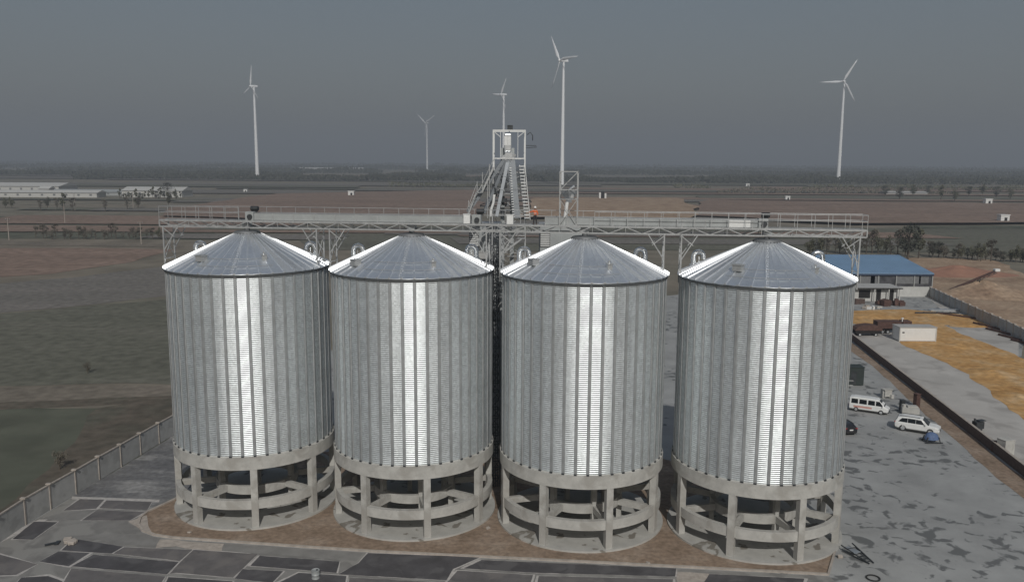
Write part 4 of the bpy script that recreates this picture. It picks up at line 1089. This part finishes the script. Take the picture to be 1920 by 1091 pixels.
def junk(px, py, spec, label, name='concrete_block', cat='block', mt='conc', group=None, rz=0):
    x, y = G(px, py); m = MB()
    for c, sz, r_ in spec: m.obox(c, *sz, r_)
    o = m.build(name, MT[mt], bevel=.04); o.location = (x, y, .05); o.rotation_euler.z = rz
    return tag(o, label, cat, group)
junk(1662, 746, [((0,0,.9),(1.4,1.0,1.2),.2),((-.6,.1,.7),(.5,.9,1.4),0),((.7,-.4,.35),(.6,.6,.7),.4),((0,0,1.55),(1.7,1.2,.12),.2)], 'grey machine block with a dark side standing just beyond the minibus', 'site_machine', 'machine', 'conc')
junk(1691, 768, [((0,0,.8),(.7,.7,1.6),.1),((0,0,1.65),(.85,.85,.1),.1)], 'narrow dark bin left of the tall dark bin, behind the white estate car', 'steel_bin', 'bin', 'darksteel', 'bins behind the white estate car')
junk(1718, 763, [((0,0,1.1),(.8,.8,2.2),.3),((0,0,2.25),(.95,.95,.12),.3)], 'tall dark bin standing against the soil strip behind the white estate car', 'steel_bin', 'bin', 'rust', 'bins behind the white estate car')
junk(1706, 776, [((0,0,.55),(2.6,1.6,1.1),-.3),((.3,.1,1.2),(1.6,1.0,.3),-.1),((-1,.2,1.3),(.5,.5,.5),.3)], 'pile of pale grey blocks just behind the roof of the white estate car', 'block_pile', 'block pile', 'pad')
junk(1833, 806, [((0,0,.8),(1.4,1.0,1.1),.2),((.4,0,1.5),(1.2,.9,.1),.3),((-.55,0,1.5),(.25,.25,.6),0),((0,-.3,.15),(.9,.6,.3),.5)], 'small grey cement mixer cart on the road just across the brick wall', 'mixer_cart', 'cart', 'darksteel')
junk(1884, 852, [((0,0,1.1),(1.7,1.5,2.2),.3),((0,0,2.25),(1.8,1.6,.1),.3)], 'tall weathered grey tank across the brick wall near the right edge', 'water_tank', 'tank', 'conc')
junk(1872, 848, [((0,0,.5),(1.6,1.2,1.0),.2),((-.3,0,1.3),(.7,.7,.7),.1)], 'dark crate stack left of the weathered grey tank', 'crate_stack', 'crates', 'rust')
bt = empty('tarp_bundle', (*G(1746, 829), .05), 'round blue tarp bundle on a dark frame near the nose of the white estate car', 'bundle')
m = MB()
vs = []; n_ = 14
for i in range(6):
    f = i / 5
    for k in range(n_): a = 2*PI*k/n_; q_ = (1.05*math.cos(f*PI/2*.97))*(1+.12*noise.noise(Vector((math.cos(a)*2,math.sin(a)*2,f*2)))); vs.append((q_*math.cos(a), q_*math.sin(a)*.8, .5+1.0*math.sin(f*PI/2)))
m.add(vs, [(i*n_+k,i*n_+(k+1)%n_,(i+1)*n_+(k+1)%n_,(i+1)*n_+k) for i in range(5) for k in range(n_)], True); m.build('tarp', MT['bluetarp'], bt)
m = MB()
for a, b in ((-1,-.7),(1,-.7),(1,.7),(-1,.7)): m.beam((a,b,0),(a*.8,b*.8,.9),.12)
m.beam((-1.3,-.8,.15),(1.3,-.8,.15),.12).beam((-1.3,.8,.15),(1.3,.8,.15),.12); m.build('frame', MT['darksteel'], bt)
for k, (px, py, rx, ry, h_, lb) in enumerate(((1800,650,6,3.5,.7,'low orange heap of maize just right of the white container'),(1860,700,5,5,.8,'low orange heap of maize in the middle of the spread grain strip'),
        (1905,745,4,4.5,.7,'low orange heap of maize nearest the right edge of the picture'),(1640,594,9,3,.6,'low orange heap of maize behind the brown truck and dark trailer'),(1820,612,6,2,.5,'thin orange heap of maize between the container and the pale upper road'))):
    x, y = G(px, py); mound('grain_heap', x, y, rx, ry, h_, MT['grain'], lb, 'grain heap', group='low heaps of maize spread to dry')
# rubble in front of the flat building
rnd = random.Random(5)
RB = ['pale block standing alone at the left of the rubble by the flat building','white block beside the pale ones in front of the flat building','brown lump of rubble under the middle doorway','dark rubble lump right of the brown ones','low pile of broken timber left of the doorways','grey rubble lump nearest the orange grain','bright white sack among the rubble','brown broken pallet at the right end of the rubble']
RP = [(1625,579,'kerb',1.3),(1634,580,'white',1.2),(1652,573,'rust',2.4),(1664,572,'brick',2.2),(1611,570,'brick',2.0),(1646,579,'conc',1.4),(1648,566,'white',.9),(1683,573,'rust',2.4)]
for (px, py, mm, sz), lb in zip(RP, RB):
    x, y = G(px, py); m = MB()
    for k in range(5): m.obox((rnd.uniform(-.6,.6)*sz, rnd.uniform(-.4,.4)*sz, rnd.uniform(.2,.5)*sz*.8), rnd.uniform(.4,1)*sz, rnd.uniform(.4,.8)*sz, rnd.uniform(.3,.9)*sz, rnd.uniform(0,3), rnd.uniform(-.4,.4))
    o = m.build('rubble_heap', MT[mm], bevel=.05); o.location = (x, y, .05); tag(o, lb, 'rubble', 'rubble by the flat building')

# front: barrel on the slabs, folding ladder and hoop at the kerb on the right
ba = empty('steel_barrel', (*G(592, 1084), .05), 'small grey barrel standing on the slab paving at the bottom of the picture', 'barrel')
m = MB(); m.lathe([(.38,0),(.4,.03),(.38,.06),(.38,.38),(.405,.4),(.38,.42),(.38,.8),(.4,.84),(.38,.87),(.36,.84),(.01,.84)], 24); m.build('shell', MT['paintgrey'], ba)
m = MB(); m.lathe([(.1,.84),(.1,.9),(.01,.9)],12, (.15,0,0)); m.build('bung', MT['darksteel'], ba)
tr = empty('steel_trestle', (*G(1634, 1058), .05), 'folded steel trestle lying open on the pale yard beside the soil strip', 'trestle', rz=R(20))
m = MB(); 
for x_ in (-.55, .55):
    m.beam((x_*.5,0,.1),(x_*1.3,3.6,.55),.1); m.beam((x_*.5,0,.1),(x_*1.6,3.2,.15),.08)
for k in range(6): m.beam((-.35-.06*k,.4+.5*k,.12+.06*k),(.35+.06*k,.4+.5*k,.12+.06*k),.07)
m.build('frame', MT['darksteel'], tr)
m = MB(); m.obox((-.2,2.6,.35),.9,1.5,.1,.2); m.build('plate', MT['rib'], tr)
hp = MB(); pts_ = [(.62*math.cos(a), .62*math.sin(a), .08) for a in [i*2*PI/20 for i in range(21)]]; hp.tube(pts_, .07, 8)
o = hp.build('rubber_hoop', MT['rubber']); o.location = (*G(1637, 1085), .05); tag(o, 'black rubber hoop lying flat at the lower end of the steel trestle', 'hoop')
dbr = empty('sack_heap', (*G(130, 1017), .05), 'small heap of pale sacks and rubble on the slab paving at the lower left', 'sack heap')
m = MB()
for k in range(5): m.obox((rnd.uniform(-.8,.8), rnd.uniform(-.5,.5), .2), .8, .5, .35, rnd.uniform(0,3), rnd.uniform(-.2,.2))
m.build('sack', MT['kerb'], dbr, bevel=.08)
m = MB(); m.obox((-1.6,-.6,.12),1.2,.3,.12,.6).obox((-1.1,-.3,.1),.4,.9,.1,.2); m.build('board', MT['darksteel'], dbr)
# soil stones
for k, (px, py, s_) in enumerate(((1575,1046,.35),(915,992,.3),(1215,1058,.3),(355,1000,.25))):
    x, y = G(px, py); m = MB(); m.obox((0,0,.12*s_/.3), s_*1.4, s_, s_*.7, k, .3); m.obox((.1,.05,.1), s_*.8, s_*.9, s_*.6, k+1, .1)
    o = m.build('loose_stone', MT['kerb'], bevel=.03); o.location = (x, y, .06)
    tag(o, ['pale stone on the soil below the rightmost silo', 'stone on the soil between the two middle silos', 'stone on the soil below the silo right of the tower', 'small stone on the soil in front of the leftmost silo'][k], 'stone')

# ---------------------------------------------------------------- far buildings, huts, poles
def shed(px, py, L_, D2, h, rise, mt, label, rz=0, name='farm_shed', wall='whitewall'):
    x, y = G(px, py)
    o = empty(name, (x, y, 0), label, 'shed', 'pale farm sheds on the plain', rz=rz)
    m = MB(); m.box(-L_/2, L_/2, 0, D2, 0, h); m.build('wall', MT[wall], o)
    m = MB(); m.add([(-L_/2-1,-1,h),(L_/2+1,-1,h),(L_/2+1,D2/2,h+rise),(-L_/2-1,D2/2,h+rise),(L_/2+1,D2+1,h),(-L_/2-1,D2+1,h)],[(0,1,2,3),(3,2,4,5),(1,4,2),(0,3,5)]); m.build('roof', MT[mt], o)
    n_ = max(3, int(L_ / 12))
    for k in range(n_ if name == 'farm_shed' else 0):
        x_ = -L_/2 + (k+.5)*L_/n_; m = MB(); m.box(x_-1.2, x_+1.2, -.05, .02, h*.35, h*.75); m.build('window', MT['capsteel'], o)
    return o
shed(30, 360, 105, 50, 7, 4, 'whitewall', 'widest white shed roof at the far left edge', R(2))
shed(45, 370, 155, 22, 5, 2.5, 'whitewall', 'long low white shed nearest to us at the left edge', R(1))
shed(180, 367, 95, 16, 4, 3, 'paintgrey', 'long grey roofed shed between the two groups of white sheds', R(4), wall='paintgrey')
shed(285, 370, 66, 30, 7, 4, 'whitewall', 'white shed behind small trees at the right end of the left farm', R(-1))
shed(82, 364, 12, 14, 6, 3, 'whitewall', 'small gabled white shed between the long white sheds')
shed(1700, 366, 55, 20, 3, 2, 'fence', 'faint grey shed far out on the plain at the right', name='far_shed', wall='fence')
shed(620, 321, 260, 40, 8, 6, 'whitewall', 'faint pale building on the far horizon left of the elevator tower', name='far_shed', wall='fence')
HUTS = [(460,362,3.5,'white field hut left of the leftmost turbine base',0),(658,369,5.5,'white field hut in the middle of the brown field above the second silo',0),
        (1402,351,5,'smallest white field hut far out, right of the elevator tower',0),(1477,377,4.2,'white field hut with a dark door above the rightmost silo',1),(1854,385,5.5,'white field hut on the plain at the right edge',1),(1884,419,5,'low white hut at the right edge, nearest the brown track',0)]
for px, py, s_, lb, dr in HUTS:
    x, y = G(px, py)
    o = empty('field_hut', (x, y, 1.6), lb, 'hut', 'small white huts in the fields')
    m = MB(); m.box(-s_*.6, s_*.6, 0, s_, 0, s_*.8); m.build('wall', MT['white'], o)
    m = MB(); m.box(-s_*.68, s_*.68, -.3, s_+.3, s_*.8+.01, s_*.9); m.build('roof', MT['white'], o)
    m = MB(); m.box(-s_*.1, s_*.3, -.03, -.004, 0, s_*.5); m.build('door', MT['dark'], o)
gt = empty('field_gateway', (*G(1130, 375), 1.6), 'white twin-pillared gateway with dark centre standing in the brown field', 'gateway')
for x_ in (-3, 3): m = MB(); m.box(x_-1.0, x_+1.0, 0, 3, 0, 6.5 if x_ < 0 else 5.5); m.build('pillar', MT['white'], gt)
m = MB(); m.box(-1.8, 1.8, .5, 2.5, 0, 7.6); m.build('gate', MT['dark'], gt)
def pole(px, py, h, label):
    x, y = G(px, py); o = empty('utility_pole', (x, y, 0), label, 'utility pole', 'utility poles along the field track')
    m = MB(); m.tube([(0,0,0),(0,0,h)], [.22,.15], 8); m.build('post', MT['kerb'], o)
    m = MB(); m.beam((-1.2,0,h-.8),(1.2,0,h-.8),.16).beam((-.8,0,h-1.9),(.8,0,h-1.9),.14); m.build('crossarm', MT['darksteel'], o)
    m = MB()
    for a in (-1,0,1): m.tube([(a,0,h-.7),(a,0,h-.35)],.09,6)
    m.build('insulator', MT['white'], o)
pole(17, 450, 11, 'thin utility pole at the left edge above the reddish field')
pole(265, 458, 11, 'thin utility pole beside the track, left of the leftmost silo roof')
pole(122, 420, 13, 'pale utility pole among bushes at the left, beyond the track')
pole(141, 396, 14, 'utility pole just below the white sheds')
pole(250, 392, 14, 'utility pole below the white shed at the right of the farm')

# ---------------------------------------------------------------- trees
def tree_mesh(seed, h, w_, dens, trunk=.25):
    rnd = random.Random(seed); T = MB(); 
    T.tube([(0,0,0),(rnd.uniform(-.1,.1)*w_,0,h*.35),(rnd.uniform(-.15,.15)*w_,rnd.uniform(-.1,.1)*w_,h*.75),(0,0,h*.95)], [trunk, trunk*.8, trunk*.45, .04], 7)
    C = MB()
    for k in range(9):
        a = rnd.uniform(0, 2*PI); z0 = h * rnd.uniform(.25, .65); l_ = w_ * rnd.uniform(.5, .95)
        T.tube([(0,0,z0),(math.cos(a)*l_*.5, math.sin(a)*l_*.5, z0+h*.14),(math.cos(a)*l_, math.sin(a)*l_, z0+h*.25)], [trunk*.4, trunk*.22, .03], 5)
    cl = []
    for k in range(16):
        a = rnd.uniform(0, 2*PI); f = rnd.random(); z_ = h*(.32+.62*f); rr = w_*math.sin(PI*min(1,.15+.8*(1-f)))*rnd.uniform(.25,.9)
        cl.append((Vector((math.cos(a)*rr, math.sin(a)*rr, z_)), w_*rnd.uniform(.25,.5)))
    for c, r_ in cl:
        for k in range(dens):
            d = Vector((rnd.gauss(0,1), rnd.gauss(0,1), rnd.gauss(0,.8))); d.normalize(); p = c + d*r_*rnd.random()**.4
            s_ = rnd.uniform(.16,.42)*h/9
            u = Vector((rnd.uniform(-1,1),rnd.uniform(-1,1),rnd.uniform(-1,1))).normalized(); v = u.orthogonal().normalized()
            C.add([p-u*s_-v*s_*.5, p+u*s_-v*s_*.5, p+u*s_*.4+v*s_*.8], [(0,1,2)])
    return T, C
TK = [(1, 8, 2.6, 42, 'leafA'), (2, 9.5, 2.6, 22, 'leafB'), (3, 7, 3.2, 50, 'leafC'), (4, 11, 2.2, 40, 'leafA'), (5, 6, 2.6, 34, 'leafB')]
PT = []
for sd_, h_, w_, dn, lf in TK:
    T, C = tree_mesh(sd_, h_, w_, dn)
    tm = T.build('trunk', MT['bark']); cm_ = C.build('crown', MT[lf]); PT.append((tm.data, cm_.data))
    bpy.data.objects.remove(tm); bpy.data.objects.remove(cm_)
def plant_tree(k, x, y, sc, label, group, rz=None):
    o = empty('tree', (x, y, 0), label, 'tree', group, rz=rz if rz is not None else rnd.uniform(0, 6), sc=sc)
    link('trunk', PT[k][0], o); link('crown', PT[k][1], o)
    return o
# big dark tree behind the blue shed
x, y = G(1702, 486); plant_tree(2, x, y, 2.0, 'large dark tree behind the right end of the blue shed roof', None, 1)
x, y = G(1722, 484); plant_tree(3, x, y, 1.2, 'shorter dark tree leaning out right of the large dark tree behind the blue shed', None, 2)
for k in range(16):
    x, y = G(1515 + k * 12 + rnd.uniform(-4, 4), 476 + rnd.uniform(-1, 3)); plant_tree(rnd.choice((0,1,4,2)), x, y, rnd.uniform(.8, 1.25), 'bushy tree in the row just behind the blue shed roof', 'row of bushy trees behind the blue shed')
for k in range(24):
    px = 1740 + k * 9 + rnd.uniform(-3, 3); x, y = G(px, 482 + (px - 1740) * .06 + rnd.uniform(-2, 2)); plant_tree(rnd.choice((0,4,2,1)), x, y, rnd.uniform(.6, 1.0), 'low olive bush tree in the hedge above the dirt mounds', 'hedge above the dirt mounds')
for k in range(26):
    px = 70 + k * 9.4 + rnd.uniform(-4, 4); x, y = G(px, 449 + rnd.uniform(-4, 1)); plant_tree(rnd.choice((0,1,4,4,1)), x, y, rnd.uniform(.5, .9), 'small thin tree in the row beside the left field track', 'thin trees beside the left field track')
for k in range(12):
    px = rnd.uniform(-20, 330); x, y = G(px, rnd.uniform(385, 400)); plant_tree(rnd.choice((1,1,3,0)), x, y, rnd.uniform(.9, 1.4), 'scattered bare tree between the white sheds and the left hedge', 'scattered bare trees below the white sheds')
for k in range(20):
    px = 225 + k * 6 + rnd.uniform(-2, 2); x, y = G(px, 373 + rnd.uniform(-2, 2)); plant_tree(rnd.choice((2,0,3)), x, y, rnd.uniform(.7, 1.2), 'small dark tree in front of the white farm shed', 'dark trees in front of the farm shed')
x, y = G(314, 370); plant_tree(2, x, y, 2.2, 'tall dark tree standing in front of the right white farm shed', None)
for k in range(10):
    px = 1660 + k * 26; x, y = G(px, 367 + rnd.uniform(-3, 12)); plant_tree(rnd.choice((2,0,3)), x, y, rnd.uniform(1.4, 2.0), 'lone dark tree far out on the right plain', 'lone trees far out on the right plain')
for (px, py, k, s_) in ((165,700,4,.35),(112,880,4,.42)):
    x, y = G(px, py); plant_tree(k, x, y, s_, ['small dark bush on the green field left of the silos','low shrub in the middle of the green field','olive shrub on the left of the green field','dark bush close to the left silo wall','green shrub in the dark field just outside the precast fence','pale shrub near the left edge above the field bank'][[165,215,105,290,112,60].index(px)], None)
# far tree belts: masses nobody could count
def belt(y0, x0, x1, h, n, seed, lf, depth=60, gap=.2):
    rnd = random.Random(seed); m = MB()
    for k in range(n):
        x_ = rnd.uniform(x0, x1)
        g_ = noise.noise(Vector((x_ / 260, y0 * .01, seed)))
        if g_ < -.45 + gap: continue
        hh = h * (.55 + .45 * noise.noise(Vector((x_ / 60, seed, 0))) + .4 * max(0, g_))
        p = Vector((x_, y0 + rnd.uniform(-depth, depth) + 60 * noise.noise(Vector((x_/500, 3, seed))), rnd.random() ** .8 * hh))
        s_ = h * rnd.uniform(.09, .2)
        u = Vector((rnd.uniform(-1,1),rnd.uniform(-.4,.4),rnd.uniform(-.5,.5))).normalized(); v = Vector((0, rnd.uniform(-.5,.5), 1)).normalized()
        m.add([p-u*s_-v*s_*.6, p+u*s_-v*s_*.5, p+u*s_*.5+v*s_*.8, p-u*s_*.6+v*s_*.7], [(0,1,2,3)])
    return tag(m.build('distant_wood', MT[lf]), kind='stuff')
belt(1750, -1400, 1500, 16, 14000, 1, 'leafC', 40)
belt(2150, -1700, 1900, 20, 16000, 2, 'leafC', 60, .1)
belt(2900, -2400, 2500, 24, 16000, 3, 'leafC', 120, .05)
belt(4200, -3400, 3600, 30, 14000, 4, 'leafC', 200, -.1)
belt(6500, -5000, 5400, 38, 12000, 5, 'leafC', 300, -.3)
belt(1150, 250, 900, 9, 2200, 6, 'leafB', 12, .35)
belt(1350, -200, 900, 10, 2600, 7, 'leafA', 12, .3)

# ---------------------------------------------------------------- haze
hz = MB(); hz.box(-29990, 29990, -1990, 29990, -1, 330)
hm = bpy.data.materials.new('haze'); hm.use_nodes = True
n = hm.node_tree; n.nodes.clear()
o_ = n.nodes.new('ShaderNodeOutputMaterial'); pv = n.nodes.new('ShaderNodeVolumePrincipled')
pv.inputs['Color'].default_value = (.54, .60, .68, 1); pv.inputs['Density'].default_value = .00030; pv.inputs['Anisotropy'].default_value = 0
n.links.new(pv.outputs[0], o_.inputs['Volume'])
tag(hz.build('haze', hm), kind='stuff')
